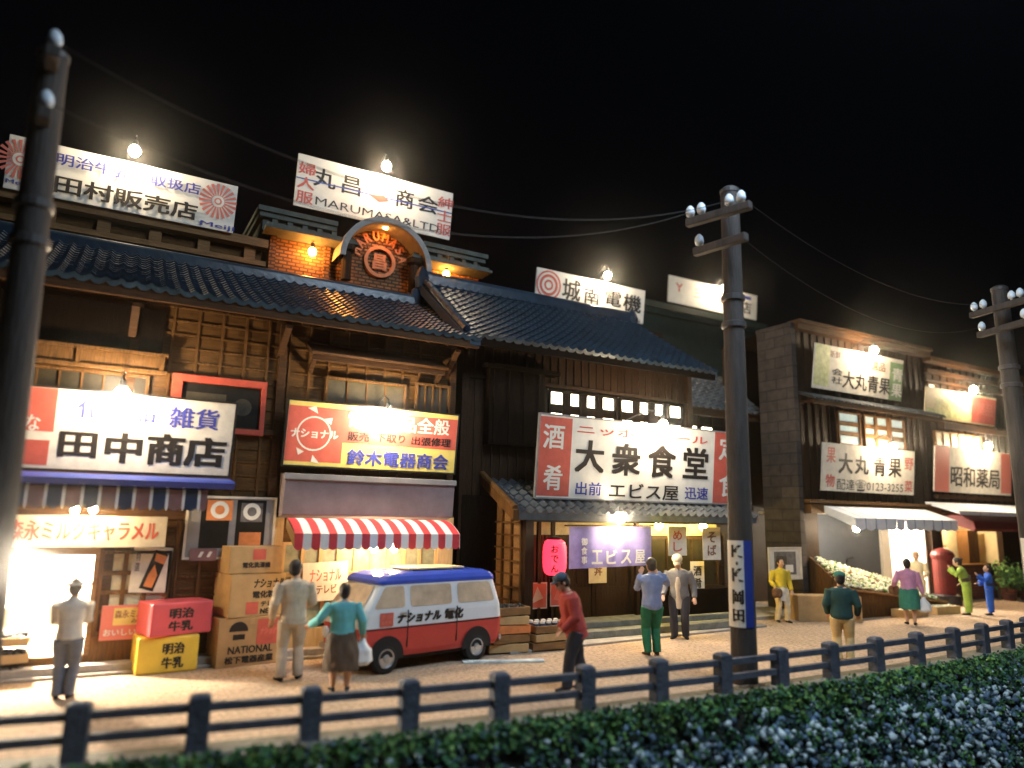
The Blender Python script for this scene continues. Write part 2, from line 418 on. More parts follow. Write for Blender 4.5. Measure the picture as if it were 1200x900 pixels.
# ================================================================ THE SETTING
def fy(x): return 9.2-.155*x+.007*x*x if x < 16 else 9.2-.155*16+.007*256+(x-16)*.069
xs = [-12+i*.5 for i in range(104)]; m = MB(); fe = lambda x: fy(max(-6, min(x, 32)))
for a, b in zip([-40]+xs, xs+[90]): m.quad((a,fe(a)+.1,0),(b,fe(b)+.1,0),(b,60,0),(a,60,0))
fy_ = fy
def fy(x): return fy_(max(-6, min(x, 32)))
g_ = mat('ground', (.68, .50, .35), .95, .10, 1.3, bump=.6)
nt = g_.node_tree; N_ = nt.nodes; L_ = nt.links; bp_ = N_['Bump']; bp_.inputs['Distance'].default_value = .06; bp_.inputs['Strength'].default_value = .8
for n_ in N_:
    if n_.type == 'TEX_NOISE' and n_.outputs['Fac'].links[0].to_node.type == 'BUMP': n_.inputs['Scale'].default_value = 13; n_.inputs['Roughness'].default_value = .85; n_.inputs['Detail'].default_value = 8; grit = n_
rp2 = N_.new('ShaderNodeValToRGB'); rp2.color_ramp.elements[0].position = .36; rp2.color_ramp.elements[0].color = (.40, .35, .32, 1); rp2.color_ramp.elements[1].position = .56; rp2.color_ramp.elements[1].color = (1.1, 1.1, 1.1, 1)
mx2 = N_.new('ShaderNodeMix'); mx2.data_type = 'RGBA'; mx2.blend_type = 'MULTIPLY'; mx2.inputs[0].default_value = 1
pb_ = N_['Principled BSDF']; src = pb_.inputs['Base Color'].links[0].from_socket
L_.new(grit.outputs['Fac'], rp2.inputs[0]); L_.new(src, mx2.inputs[6]); L_.new(rp2.outputs[0], mx2.inputs[7]); L_.new(mx2.outputs[2], pb_.inputs['Base Color'])
struct(m, 'street_ground', 'ground')
m = MB()
for a, b in zip(xs, xs[1:]):
    for (o0, o1, z0, z1) in ((-.36, .24, 0, .03),):
        m.add([(a,fy(a)+o0,-.6),(b,fy(b)+o0,-.6),(b,fy(b)+o0,z1),(a,fy(a)+o0,z1),(b,fy(b)+o1,z1),(a,fy(a)+o1,z1),(a,fy(a)+o1,0),(b,fy(b)+o1,0)],
              [(0,1,2,3),(3,2,4,5),(5,4,7,6)])
struct(m, 'kerb', 'stone')
m = MB()
m.box(-6, 6.75, 13.62, 14.05, 0, .16); build_A_kerb = m
m.box(-6, 6.75, 13.5, 13.618, 0, .05)
struct(m, 'pavement', 'concrete', bevel=.012)
m = MB(); m.add([(7.2,12.42,0),(14.9,12.92,0),(14.9,14.5,0),(7.2,14.5,0),(7.2,12.42,.05),(14.9,12.92,.05),(14.9,14.5,.05),(7.2,14.5,.05)],
                [(4,5,6,7),(0,1,5,4),(1,2,6,5),(3,0,4,7)])
struct(m, 'pavement', 'concrete', bevel=.012)
m = MB(); m.add([(15.5,13.9,0),(18.2,13.75,0),(18.2,16.4,0),(15.5,16.4,0),(15.5,13.9,.09),(18.2,13.75,.09),(18.2,16.4,.09),(15.5,16.4,.09)],
                [(4,5,6,7),(0,1,5,4),(1,2,6,5),(3,0,4,7)])
struct(m, 'pavement', 'concrete', bevel=.012)
# embankment below the guard rail
m = MB(); pf = [(-.36,-.02),(-.62,-.12),(-.85,-.42),(-1.05,-.85),(-1.25,-1.4),(-1.5,-2.2)]
for a, b in zip(xs, xs[1:]):
    for (o0, z0), (o1, z1) in zip(pf, pf[1:]): m.quad((a,fy(a)+o1,z1),(b,fy(b)+o1,z1),(b,fy(b)+o0,z0),(a,fy(a)+o0,z0))
struct(m, 'embankment_terrain', 'soil')
def prof(t):
    t *= len(pf)-1; i = min(int(t), len(pf)-2); f = t-i
    return pf[i][0]+(pf[i+1][0]-pf[i][0])*f, pf[i][1]+(pf[i+1][1]-pf[i][1])*f
rnd = random.Random(5)
def rvec(): return Vector((rnd.gauss(0,1), rnd.gauss(0,1), rnd.gauss(0,1))).normalized()
m = MB()
for i in range(5200):      # clumps of small leaves, thick along the top and thinner lower down
    x = rnd.uniform(-.5, 19.5); t = rnd.random()**1.7; o, z = prof(t*.9)
    c = Vector((x, fy(x)+o-.05-rnd.random()*.06, z+.05+rnd.random()*.06))
    if t < .12: c.z += .03*rnd.random()
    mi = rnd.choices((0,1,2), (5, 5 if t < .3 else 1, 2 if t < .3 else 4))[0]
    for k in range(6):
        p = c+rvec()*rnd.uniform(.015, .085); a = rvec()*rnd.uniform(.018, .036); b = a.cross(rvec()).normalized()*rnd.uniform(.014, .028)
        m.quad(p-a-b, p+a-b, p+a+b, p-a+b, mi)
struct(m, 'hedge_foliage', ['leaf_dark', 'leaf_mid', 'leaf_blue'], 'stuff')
m = MB()
ico = bmesh.new(); bmesh.ops.create_icosphere(ico, subdivisions=1, radius=1)
iv = [v.co.copy() for v in ico.verts]; ifc = [tuple(v.index for v in f.verts) for f in ico.faces]; ico.free()
for i in range(3600):
    x = rnd.uniform(1.5, 19.5); t = .16+.84*rnd.random()
    if t < .34 and rnd.random() < .72: continue
    if rnd.random() > min(1, .35+x/10): continue
    o, z = prof(t); s = rnd.uniform(.026, .08)*(.8+.2*(x>6))
    T = Matrix.Translation((x, fy(x)+o-.05-rnd.random()*.05, z+.03)) @ Matrix.Rotation(rnd.uniform(0,6.3), 4, rvec()) @ Matrix.Diagonal((s*rnd.uniform(.6,1), s*rnd.uniform(.6,1), s*rnd.uniform(1,1.6), 1))
    m.add([v*rnd.uniform(.85,1.15) for v in iv], ifc, 0 if rnd.random() < .55 else 1, T)
struct(m, 'embankment_rubble', ['stone_pale', 'stone_dark'], 'stuff', smooth=True)
# ================================================================ GUARD RAIL
fx = []
for px in (-62, 93, 234, 364, 479, 585, 686, 772.5, 848.5, 916, 976.7, 1031, 1080, 1124, 1159, 1189, 1213):
    d = FW+RT*((px-600)/FPX)-UP*((830-450)/FPX); lo, hi = -4.0, 24.0
    for _ in range(50):
        mid = (lo+hi)/2
        if mid/fy(mid) > d.x/d.y: hi = mid
        else: lo = mid
    fx.append(lo)
fence = thing('guard_rail', 'dark weathered two-bar guard rail with square posts along the street edge', 'fence', (fx[5], fy(fx[5]), 0))
for x in fx:
    m = MB(); y = fy(x); w = .115; a = math.atan(-.155+.014*x)
    T = Matrix.Translation((x, y, 0)) @ Matrix.Rotation(a, 4, 'Z')
    m.box(-w, w, -w*.85, w*.85, .02, .58, 0, T); m.add([(-w,-w*.85,.58),(w,-w*.85,.58),(w,w*.85,.58),(-w,w*.85,.58),(-w*.6,-w*.5,.615),(w*.6,-w*.5,.615),(w*.6,w*.5,.615),(-w*.6,w*.5,.615)],
        [(0,1,5,4),(1,2,6,5),(2,3,7,6),(3,0,4,7),(4,5,6,7)], 0, T)
    build(m, 'post', 'fence', fence, bevel=.012)
for z in (.47, .245):
    m = MB(); pts = [Vector((x, fy(x), z)) for x in fx]; pts.insert(0, pts[0]-Vector((1.5,-.25,0)))
    for a, b in zip(pts, pts[1:]):
        d = (b-a).normalized(); n = Vector((-d.y, d.x, 0))*.045; u = Vector((0,0,.043))
        m.add([a-n-u,b-n-u,b+n-u,a+n-u,a-n+u,b-n+u,b+n+u,a+n+u], [(3,2,1,0),(4,5,6,7),(0,1,5,4),(1,2,6,5),(2,3,7,6),(3,0,4,7)])
    build(m, 'rail', 'fence', fence)
# ================================================================ BUILDINGS
def lattice(mb, x0, x1, z0, z1, Y, sx=.4, sz=.25, d=.035, w=.022, mi=0):
    n = max(1, round((x1-x0)/sx)); k = max(1, round((z1-z0)/sz))
    for i in range(n+1):
        x = x0+(x1-x0)*i/n; mb.box(x-w, x+w, Y-d, Y+.01, z0, z1, mi)
    for j in range(k+1):
        z = z0+(z1-z0)*j/k; mb.box(x0, x1, Y-d*.7, Y+.008, z-w*.7, z+w*.7, mi)
# ---------------- long two-storey shop house on the left
A = thing('wooden_shop_house', 'long dark wooden shop house with two lit shops under a wide tiled roof', 'building', (2, 14, 0))
m = MB()
m.box(-5, -1.27, 14, 14.25, .1, 6.7); m.box(.17, 6.6, 14, 14.25, .1, 6.7); m.box(-1.27, .17, 14, 14.25, 1.9, 6.7); m.box(-1.27, .17, 13.9, 14.25, .1, .27)
m.box(6.42, 6.6, 14.25, 18, .1, 6.9); m.box(-5, 6.6, 17.8, 18, .1, 6.9)
build(m, 'wall', 'wood_panel', A)
m = MB(); lattice(m, -4.8, .9, 2.55, 6.25, 13.998); lattice(m, .9, 3.0, 1.0, 6.25, 13.999); lattice(m, 3.0, 6.5, 3.3, 6.25, 13.998); lattice(m, -4.8, -1.35, .3, 2.5, 13.998)
build(m, 'lattice', 'wood', A)
m = MB()
for x in (-1.42, .3, 2.85, 6.48): m.box(x-.075, x+.075, 13.9, 14.0, .14, 6.2)
m.box(-5, 6.6, 13.87, 13.996, 2.44, 2.58); m.box(-5, 6.6, 13.88, 13.995, 4.02, 4.12)
build(m, 'post_and_beam', 'wood_mid', A, bevel=.008)
m = MB()           # eaves
m.box(-5.2, 6.72, 13.16, 13.24, 6.1, 6.29); m.xprism([(13.24,6.16),(14.0,6.5),(14.0,6.56),(13.24,6.22)], -5.2, 6.72)
for i in range(28): 
    x = -5.1+i*.43; m.xprism([(13.26,6.07),(14.0,6.40),(14.0,6.49),(13.26,6.155)], x-.04, x+.04)
for x in (-3.1, .25, 2.8, 6.3): m.xprism([(13.3,6.05),(14,5.62),(14,5.5),(13.36,5.98),(13.3,5.98)], x-.06, x+.06)
build(m, 'eave', 'wood_mid', A)
m = MB(); tiles(m, -5.2, 6.75, 13.1, 6.3, 16.0, 7.74, tw=.225, th=.21, amp=.027, sag=.05); m.quad((-5.2,16,7.72),(6.75,16,7.72),(6.75,18.9,6.2),(-5.2,18.9,6.2))
m.xprism([(13.15,6.29),(16,7.70),(18.9,6.15),(18.9,6.05),(16,7.55),(13.15,6.16)], 6.5, 6.74)
roof = build(m, 'roof', 'tile_blue', A)
m = MB(); m.box(-5.2, 6.3, 15.88, 16.12, 7.68, 7.85); m.tube([(-5.2,16,7.87),(6.36,16,7.87)], .075, 10); m.lathe([(.13,-.1),(.16,.12),(.1,.3),(.03,.36)], 8, 0, None, (6.34,16,7.78))
build(m, 'ridge', 'tile_blue', roof, smooth=False)
# upper floor openings
m = MB(); m.box(-1.75, .75, 13.9, 13.97, 5.3, 6.12); build(m, 'shutter_opening', 'wood_black', A)  # recess drawn as a solid black block, its shade in the colour
m = MB(); m.box(-1.85, .85, 13.7, 14.0, 5.24, 5.3); m.box(-1.8, .8, 13.74, 13.8, 4.98, 5.24); m.box(-1.85, .85, 13.68, 13.84, 4.92, 4.99)
for x in (-1.8, -.5, .76): m.box(x-.04, x+.04, 13.7, 13.96, 4.94, 5.26)
build(m, 'balcony_rail', 'wood', A, bevel=.006)
window(A, -1.7, .55, 4.4, 4.86, 13.93, 7, 1, 'wood', 'pane_dim')
m = MB(); m.xprism([(13.55,5.62),(14,5.86),(14,5.92),(13.5,5.66)], 3.3, 6.2); m.box(3.35, 6.15, 13.6, 13.66, 5.52, 5.64)
for x in (3.4, 6.08): m.xprism([(13.62,5.56),(14,5.3),(14,5.4),(13.62,5.62)], x-.04, x+.04)
build(m, 'window_hood', 'wood_mid', A)
window(A, 3.75, 5.35, 4.78, 5.22, 13.93, 4, 1, 'wood', 'pane_brown')
window(A, 5.65, 6.35, 4.72, 5.3, 13.9, 4, 1, 'wood', 'pane_dim', label='narrow barred window beside the post')
rw = MB(); p0 = at(203,437,13.9); p1 = at(308,511,13.9)
for q in ((p0.x,p1.x,p0.z-.13,p0.z),(p0.x,p1.x,p1.z,p1.z+.1),(p0.x,p0.x+.17,p1.z+.1,p0.z-.13),(p1.x-.09,p1.x,p1.z+.1,p0.z-.13)): rw.box(q[0],q[1],13.86,13.97,q[2],q[3])
rwo = build(rw, 'window', 'red_frame', A, label='red painted window frame with a dark pane', bevel=.006)
m = MB(); m.box(p0.x+.13,p1.x-.05,13.93,13.96,p1.z+.06,p0.z-.09); disc(m, p1.x-.4, (p0.z+p1.z)/2, 0, .16, 13.927, 1); rect(m, p0.x+.25, p1.z+.22, p1.x-.7, p0.z-.3, 13.928, 1)
build(m, 'pane', ['pane_dark', 'art_dark'], rwo)
# lit shop room of the left shop
m = MB()
m.quad((-1.27,15.6,.27),(.17,15.6,.27),(.17,15.6,2.0),(-1.27,15.6,2.0)); m.quad((-1.27,14.25,.27),(-1.27,15.6,.27),(-1.27,15.6,2.0),(-1.27,14.25,2.0))
m.quad((.17,15.6,.27),(.17,14.25,.27),(.17,14.25,2.0),(.17,15.6,2.0)); m.quad((-1.27,14.25,2),(-1.27,15.6,2),(.17,15.6,2),(.17,14.25,2)); m.quad((-1.27,14.0,.272),(.17,14.0,.272),(.17,15.6,.272),(-1.27,15.6,.272))
m.box(-1.2, .1, 15.3, 15.58, .9, .94)
build(m, 'shop_room', 'paint_white', A)
m = MB(); m.box(-1.27, .17, 13.92, 13.98, 1.84, 1.95); m.box(.1, .17, 13.92, 13.99, .27, 1.84); m.box(-1.27, -1.2, 13.92, 13.99, .27, 1.84); m.box(-1.2, .1, 14.02, 14.05, 1.36, 1.39)
build(m, 'door_frame', 'wood_light', A)
window(A, .24, 1.2, .62, 1.86, 13.93, 3, 4, 'wood', 'pane_cream', bar=.07)
m = MB(); m.box(.18, 1.3, 13.88, 13.99, .16, .55); build(m, 'base_panel', 'wood', A)
m = MB(); lattice(m, 1.35, 2.8, .2, 2.4, 13.97, .36, .33, .03); build(m, 'plank_panel', 'wood', A)
# electrical shop front
m = MB(); m.box(2.95, 3.1, 13.86, 13.985, .16, 2.5); m.box(6.25, 6.58, 13.84, 13.985, .16, 2.55); m.box(3.1, 6.25, 13.84, 13.985, .16, .5)
build(m, 'shop_front', 'cream_wood', A)
window(A, 3.16, 6.2, .62, 1.42, 13.93, 4, 1, 'cream_wood', 'pane_shop', bar=.07)
window(A, 3.16, 6.2, 1.5, 2.0, 13.93, 9, 1, 'cream_wood', 'pane_shop', bar=.07)
m = MB(); m.xprism([(13.5,3.28),(13.98,3.34),(13.98,2.5),(13.86,2.5),(13.56,2.56)], 2.98, 6.42); build(m, 'shutter_box', 'metal_mauve', A, bevel=.01)
m = MB(); m.box(2.96, 6.44, 13.46, 13.6, 3.2, 3.31); build(m, 'shutter_box_lip', 'plaster_grey', A, bevel=.01)
# ---------------- eatery in the middle
B = thing('wooden_eatery', 'dark wooden eatery with blue tiled gable roof and lit upper windows', 'building', (10.4, 14, 0))
m = MB()
m.box(6.95, 13.86, 14.4, 14.6, 5.75, 6.75); m.box(6.95, 9.25, 14.4, 14.6, 2.4, 5.75); m.box(13.66, 13.86, 14.4, 14.6, 2.4, 5.75); m.box(9.25, 13.66, 14.4, 14.6, 2.4, 4.72)
m.box(6.95, 7.15, 14.6, 18.4, 0, 7.2); m.box(13.66, 13.86, 14.6, 18.4, 0, 7.2); m.box(6.95, 13.86, 18.2, 18.4, 0, 7)
x = 7.05
while x < 13.8:
    for (z0, z1) in (((2.5, 6.5),) if x < 9.2 or x > 13.66 else ((5.8, 6.5), (2.5, 4.68))): m.box(x-.02, x+.02, 14.375, 14.4, z0, z1)
    x += .23
m.box(6.95, 13.86, 14.33, 14.4, 5.72, 5.8); m.box(9.2, 13.7, 14.3, 14.4, 4.66, 4.74); m.box(6.9, 7.06, 14.3, 14.42, .1, 6.6); m.box(13.75, 13.9, 14.3, 14.42, 2.4, 6.6)
build(m, 'wall', 'wood_dark', B)
m = MB(); m.box(7.5, 9.0, 14.12, 14.38, 4.2, 5.95); m.box(7.4, 9.4, 14.06, 14.39, 5.95, 6.05)
for i in range(4): m.box(7.6+i*.4, 7.64+i*.4, 14.09, 14.12, 4.25, 5.9)
build(m, 'shutter_case', 'wood_black', B)
for (xa, xb, pm) in ((9.32, 11.3, 'pane_lit'), (11.5, 13.58, 'pane_lit')):
    window(B, xa, xb, 4.8, 5.62, 14.46, 4, 2, 'wood_black', pm, bar=.22, depth=.12)
m = MB(); m.box(9.3, 13.6, 14.52, 14.54, 4.74, 5.7); build(m, 'screen', 'paper', B)
m = MB(); tiles(m, 6.5, 13.95, 13.4, 6.46, 16, 8.35, tw=.24, th=.22, amp=.03, sag=.06, xr0=6.5, xr1=13.2); m.quad((6.5,16,8.3),(13.2,16,8.3),(13.95,18.6,6.4),(6.5,18.6,6.4))
m.xprism([(13.4,6.46),(16,8.3),(18.6,6.42),(18.6,6.25),(16,8.05),(13.4,6.25)], 6.42, 6.62); m.quad((13.2,16,8.3),(13.95,13.4,6.45),(13.95,13.4,6.3),(13.2,16,8.1))
roof = build(m, 'roof', 'tile_blue', B)
m = MB(); m.box(6.6, 13.1, 15.87, 16.13, 8.28, 8.5); m.tube([(6.5,16,8.52),(13.2,16,8.52)], .1, 10)
for x in (6.5, 13.2): m.lathe([(.16,-.15),(.2,.12),(.12,.32),(.04,.42)], 8, 0, None, (x,16,8.3))
for k in range(8): m.tube([(6.55,16-k*.32,8.42-k*.233),(6.55,15.7-k*.32,8.2-k*.233)], .085, 8)
build(m, 'ridge', 'tile_blue', roof)
m = MB(); m.xprism([(13.46,6.3),(14.4,6.72),(14.4,6.8),(13.46,6.4)], 6.6, 13.9); m.box(6.6, 13.92, 13.44, 13.52, 6.26, 6.42); m.xprism([(13.5,6.2),(16,7.98),(16,7.72),(13.5,5.98)], 6.66, 6.74)
build(m, 'eave', 'wood_black', B)
m = MB(); tiles(m, 7.55, 14.75, 12.95, 2.68, 14.4, 3.42, tw=.24, amp=.04); m.xprism([(12.95,2.66),(14.4,3.38),(14.4,3.26),(12.95,2.54)], 7.6, 14.72)
build(m, 'porch_roof', 'tile_grey', B)
m = MB(); m.xprism([(12.86,2.74),(14.45,3.54),(14.45,3.34),(12.86,2.52)], 7.46, 7.6); m.tube([(7.52,12.9,2.78),(7.52,14.45,3.56)], .07, 8); build(m, 'verge_board', 'wood', B)
m = MB()           # side wall of the porch, seen edge-on from the left
m.xprism([(13.12,.1),(14.4,.1),(14.4,3.25),(13.12,2.6)], 7.86, 7.92)
build(m, 'side_wall', 'wood_light', B)
m = MB()
for i in range(4): y = 13.12+.4*i; m.box(7.80, 7.86, y, y+.05, .15, 2.6+.5*(y-13.12)-.06)
for j in range(9): m.box(7.81, 7.86, 13.12, 14.4, .3+j*.27, .335+j*.27)
build(m, 'side_lattice', 'wood', B)
m = MB(); m.box(6.98, 7.86, 14.28, 14.36, .1, 3.05); build(m, 'alley_panel', 'wood_black', B)  # black panel put in for the dark of the alley
m = MB(); m.box(7.85, 8.05, 13.0, 13.2, .05, 2.6); m.box(14.5, 14.66, 13.05, 13.2, .05, 2.6); m.box(8.05, 14.5, 13.04, 13.16, 2.5, 2.64); m.box(11.55, 11.65, 13.9, 14.0, .3, 2.5)
m.box(8.6, 8.68, 13.7, 13.78, .1, 2.5); m.box(9.0, 9.06, 13.75, 13.82, .1, 2.5)
build(m, 'porch_post', 'wood_dark', B)
m = MB(); m.box(7.9, 14.66, 14.15, 14.3, .1, 3.1); build(m, 'porch_back_wall', 'wood_dark', B)
m = MB(); rect(m, 7.95, 2.2, 14.5, 2.62, 14.13); build(m, 'transom', 'pane_cream', B)
m = MB()
for i in range(11): m.box(8.05+i*.1, 8.1+i*.1, 13.95, 14.0, .9, 2.2)
build(m, 'slat_screen', 'deep_red', B)  # the lantern's red light on the slats is put into their colour
m = MB()
for (a, b) in ((9.2, 10.3), (10.34, 11.4)):
    m.box(a, b, 14.06, 14.12, .15, 2.15); m.box(a+.1, b-.1, 14.045, 14.06, .3, 1.0); 
    for k in range(3): m.box(a+.1+k*.3, a+.13+k*.3, 14.045, 14.06, 1.1, 2.05)
d_ = build(m, 'sliding_door', 'wood_dark', B)
window(B, 11.8, 14.4, .95, 2.1, 14.1, 3, 1, 'wood_dark', 'pane_dark')
m = MB(); m.box(9.0, 14.6, 12.98, 14.1, .05, .2); m.box(9.0, 14.6, 13.35, 14.1, .2, .33); build(m, 'stone_step', 'stone', B, bevel=.015)
m = MB(); m.box(11.75, 14.45, 13.5, 14.05, .33, .92); build(m, 'counter_base', 'wood_black', B)
# ---------------- set-back house between eatery and firewall
Cc = thing('set_back_house', 'narrow set-back wooden house with grey tiled roof behind the middle pole', 'building', (16.2, 16.4, 0))
m = MB(); m.box(14.1, 18.3, 16.6, 16.8, 0, 6.4); m.box(14.1, 14.25, 14.6, 16.6, 0, 2.9); build(m, 'wall', 'wood_dark', Cc)
m = MB(); lattice(m, 14.3, 18.0, 2.9, 6.0, 16.6, .5, .4); lattice(m, 14.3, 18.0, .2, 2.2, 16.6, .35, .5); build(m, 'lattice', 'wood_mid', Cc)
m = MB(); tiles(m, 13.9, 18.5, 15.7, 5.95, 17.6, 7.5, tw=.3); build(m, 'roof', 'tile_grey', Cc)
m = MB(); m.xprism([(15.7,5.85),(16.6,6.3),(16.6,6.4),(15.7,5.95)], 13.9, 18.4); m.box(13.9, 18.4, 15.7, 15.78, 5.72, 5.9); build(m, 'eave', 'wood_mid', Cc)
window(Cc, 15.2, 16.9, 4.9, 5.5, 16.56, 3, 1, 'wood_dark', 'pane_lit', bar=.2); window(Cc, 16.6, 17.6, 2.6, 3.6, 16.55, 2, 3, 'wood_dark', 'pane_faint')
m = MB(); m.box(14.6, 17.4, 15.4, 16.6, 2.9, 3.0); build(m, 'porch_canopy', 'wood_black', Cc)
window(Cc, 15.2, 16.6, .9, 2.3, 16.55, 4, 2, 'wood', 'pane_dim')
# ---------------- greengrocer's house with the brick firewall
Dd = thing('greengrocer_house', 'tall dark greengrocer house with a rough brick side wall', 'building', (21, 14.2, 0))
m = MB(); m.box(17.85, 18.05, 14.1, 15.4, 0, 8.5); m.box(17.83, 18.07, 14.08, 15.42, 8.5, 8.62); m.box(17.84, 18.06, 14.09, 15.41, 5.9, 5.98); m.box(17.84, 18.06, 14.09, 15.41, 7.3, 7.36)
build(m, 'brick_side_wall', 'brick_grey', Dd)
m = MB(); m.box(18.05, 18.75, 14.2, 14.4, 0, 8.5); m.box(18.75, 24.9, 14.2, 14.4, 2.9, 8.5); m.box(24.6, 24.9, 14.2, 16.5, 0, 8.5); m.box(18.05, 24.9, 16.9, 17.1, 0, 8.4)
x = 18.2
while x < 24.8: m.box(x-.02, x+.02, 14.17, 14.2, 3.2, 8.4); x += .34
build(m, 'wall', 'wood_dark', Dd)
m = MB(); m.box(18.0, 25.0, 13.95, 14.5, 8.42, 8.6); m.box(18.0, 25.0, 13.85, 14.3, 8.6, 8.7); m.quad((18.0,13.85,8.7),(25,13.85,8.7),(25,17.2,8.4),(18,17.2,8.4))
build(m, 'cornice', 'wood_mid', Dd)
def corrugated(mb, x0, x1, ya, za, yb, zb, w=.17, mi=0):
    n = int((x1-x0)/w*6); vs = []; fs = []
    for i in range(n+1):
        x = x0+(x1-x0)*i/n; h = .03*math.cos(2*math.pi*i/6)
        vs += [(x,ya,za+h), (x,yb,zb+h), (x,ya,za+h-.03), (x,yb,zb+h-.03)]
    for i in range(n):
        a = 4*i; b = a+4; fs += [(a,b,b+1,a+1), (a+2,a,b,b+2)[::-1], (a+3,b+3,b+2,a+2)]
    mb.add(vs, fs, mi)
m = MB(); corrugated(m, 18.0, 24.9, 13.55, 6.25, 14.2, 6.5); build(m, 'corrugated_eave', 'tile_grey', Dd)
m = MB(); m.box(18.1, 24.8, 13.6, 13.68, 6.08, 6.2)
for i in range(8): m.box(18.2+i*.93, 18.26+i*.93, 13.6, 14.2, 6.14, 6.22)
build(m, 'eave_beam', 'wood_mid', Dd)
for (xa, xb) in ((19.9, 20.9), (21.2, 22.4), (22.6, 23.3)): window(Dd, xa, xb, 5.05, 6.0, 14.16, 1 if xb < 21 else (2 if xb < 22.5 else 1), 3, 'wood', 'pane_cool', bar=.14, depth=.09)
m = MB(); m.box(18.1, 24.9, 13.9, 14.2, 3.16, 3.26); m.box(18.15, 24.85, 13.95, 14.18, 2.86, 3.12); build(m, 'shop_beam', 'wood', Dd)
m = MB()           # shop interior
m.box(18.8, 22.9, 15.0, 15.1, 0, 2.9, 0); m.box(24.5, 24.58, 14.4, 16.8, 0, 2.9, 1); m.box(22.9, 24.5, 16.2, 16.3, 0, 2.9, 1); m.box(18.75, 24.6, 14.4, 16.4, 2.86, 2.9, 1); m.box(22.9, 23.35, 14.9, 15.1, 0, 2.6, 1)
m.box(18.75, 18.8, 14.4, 15.0, 0, 2.9, 0)
build(m, 'shop_room', ['panel_grey', 'paint_white'], Dd)
m = MB(); m.box(20.9, 21.15, 14.9, 14.98, .75, 1.25); m.tube([(21.0,14.95,1.25),(21.0,14.9,1.45),(21.25,14.85,1.5)], .03, 6); build(m, 'wall_bracket', 'black_metal', Dd)
# ---------------- chemist's house on the far right
Ee = thing('chemist_house', 'dark wooden chemist house with lit counter at the far right', 'building', (29, 14.3, 0))
m = MB(); m.box(25.0, 25.4, 14.3, 14.5, 0, 8.35); m.box(25.4, 36, 14.3, 14.5, 3.0, 8.35); m.box(29.3, 36, 14.3, 14.5, 0, 3.0)
x = 25.2
while x < 34: m.box(x-.03, x+.03, 14.26, 14.3, 3.2, 8.3); x += .45
build(m, 'wall', 'wood_dark', Ee)
m = MB(); m.box(25, 36, 13.95, 14.5, 8.3, 8.46); m.box(25, 36, 14.1, 14.3, 7.9, 8.05); m.box(25, 36, 14.16, 14.3, 7.6, 7.68); build(m, 'cornice', 'wood_mid', Ee)
m = MB(); m.xprism([(13.65,6.0),(14.3,6.2),(14.3,6.26),(13.65,6.07)], 24.95, 34); m.box(24.95, 34, 13.66, 13.72, 5.86, 5.99); m.box(25, 34, 14.1, 14.28, 3.5, 3.62); build(m, 'mid_eave', 'wood_mid', Ee)
window(Ee, 25.1, 25.55, 6.4, 7.5, 14.22, 1, 4, 'wood', 'pane_faint', depth=.08); window(Ee, 25.3, 28.2, 5.35, 5.8, 14.22, 6, 1, 'wood_light', 'pane_cream')
m = MB(); m.box(25.4, 29.3, 15.6, 15.7, 0, 3.0, 0); m.box(25.3, 25.4, 14.5, 15.7, 0, 3, 0); m.box(29.3, 29.4, 14.5, 15.7, 0, 3, 0); m.box(25.4, 29.3, 14.4, 15.6, 2.95, 3.0, 0)
m.box(25.7, 27.4, 15.3, 15.55, 1.3, 1.34, 1); m.box(25.7, 27.4, 15.3, 15.55, 1.8, 1.84, 1); m.box(26.2, 29.0, 14.5, 14.9, 0, 1.15, 2); m.box(26.1, 29.1, 14.42, 14.95, 1.15, 1.22, 1); m.box(28.1, 28.8, 14.9, 15.3, 0, 2.4, 1)
build(m, 'shop_room', ['paint_cream', 'wood', 'brick_red'], Ee)
# ---------------- buildings behind
F1 = thing('rooftop_block', 'dark flat-topped block with ledges below the dairy shop sign board', 'building', (0, 17.2, 0))
m = MB(); m.box(-6, 2.8, 17.1, 19, 0, 8.9); build(m, 'wall', 'wood_panel', F1)
m = MB(); m.box(-6, 2.9, 16.8, 17.1, 8.72, 8.92); m.box(-6, 2.9, 16.92, 17.1, 8.3, 8.42)
for i in range(9): m.box(-5.6+i, -5.35+i, 16.96, 17.1, 8.42, 8.72)
build(m, 'cornice', 'wood_light', F1)
F2 = thing('brick_store_building', 'brick store with round arched gable and stone cornices lit orange from below', 'building', (5.7, 17.2, 0))
m = MB(); m.box(2.95, 8.6, 17.0, 19, 0, 9.2); build(m, 'wall', 'brick_orange', F2)
cz = at(452,306,16.4); cx, cz = cz.x, cz.z
for sd_ in (0, 1):
  m = MB()
  for (a, b, y0, z0, z1) in ((2.6, 8.75, 16.75, 9.62, 9.74), (2.65, 8.7, 16.82, 9.5, 9.62), (2.75, 8.6, 16.95, 9.2, 9.5)):
    if sd_ == 0: m.box(a, cx-1.16, y0, 19, z0, z1)
    else: m.box(cx+1.16, b, y0, 19, z0, z1)
  a, b = ((2.75, cx-.72), (cx+.72, 8.7))[sd_]
  m.box(a, b, 16.4, 17.0, 9.1, 9.17); m.box(a+.05, b-.05, 16.5, 17.0, 9.17, 9.26)
  for i in range(16):
    x = 2.95+i*.36
    if abs(x-cx) > 1.25 and (x < cx) == (sd_ == 0): m.box(x, x+.13, 16.86, 16.95, 9.26, 9.5)
  build(m, 'cornice', 'render_green', F2)
m = MB(); n = 28; vs = []; fs = []
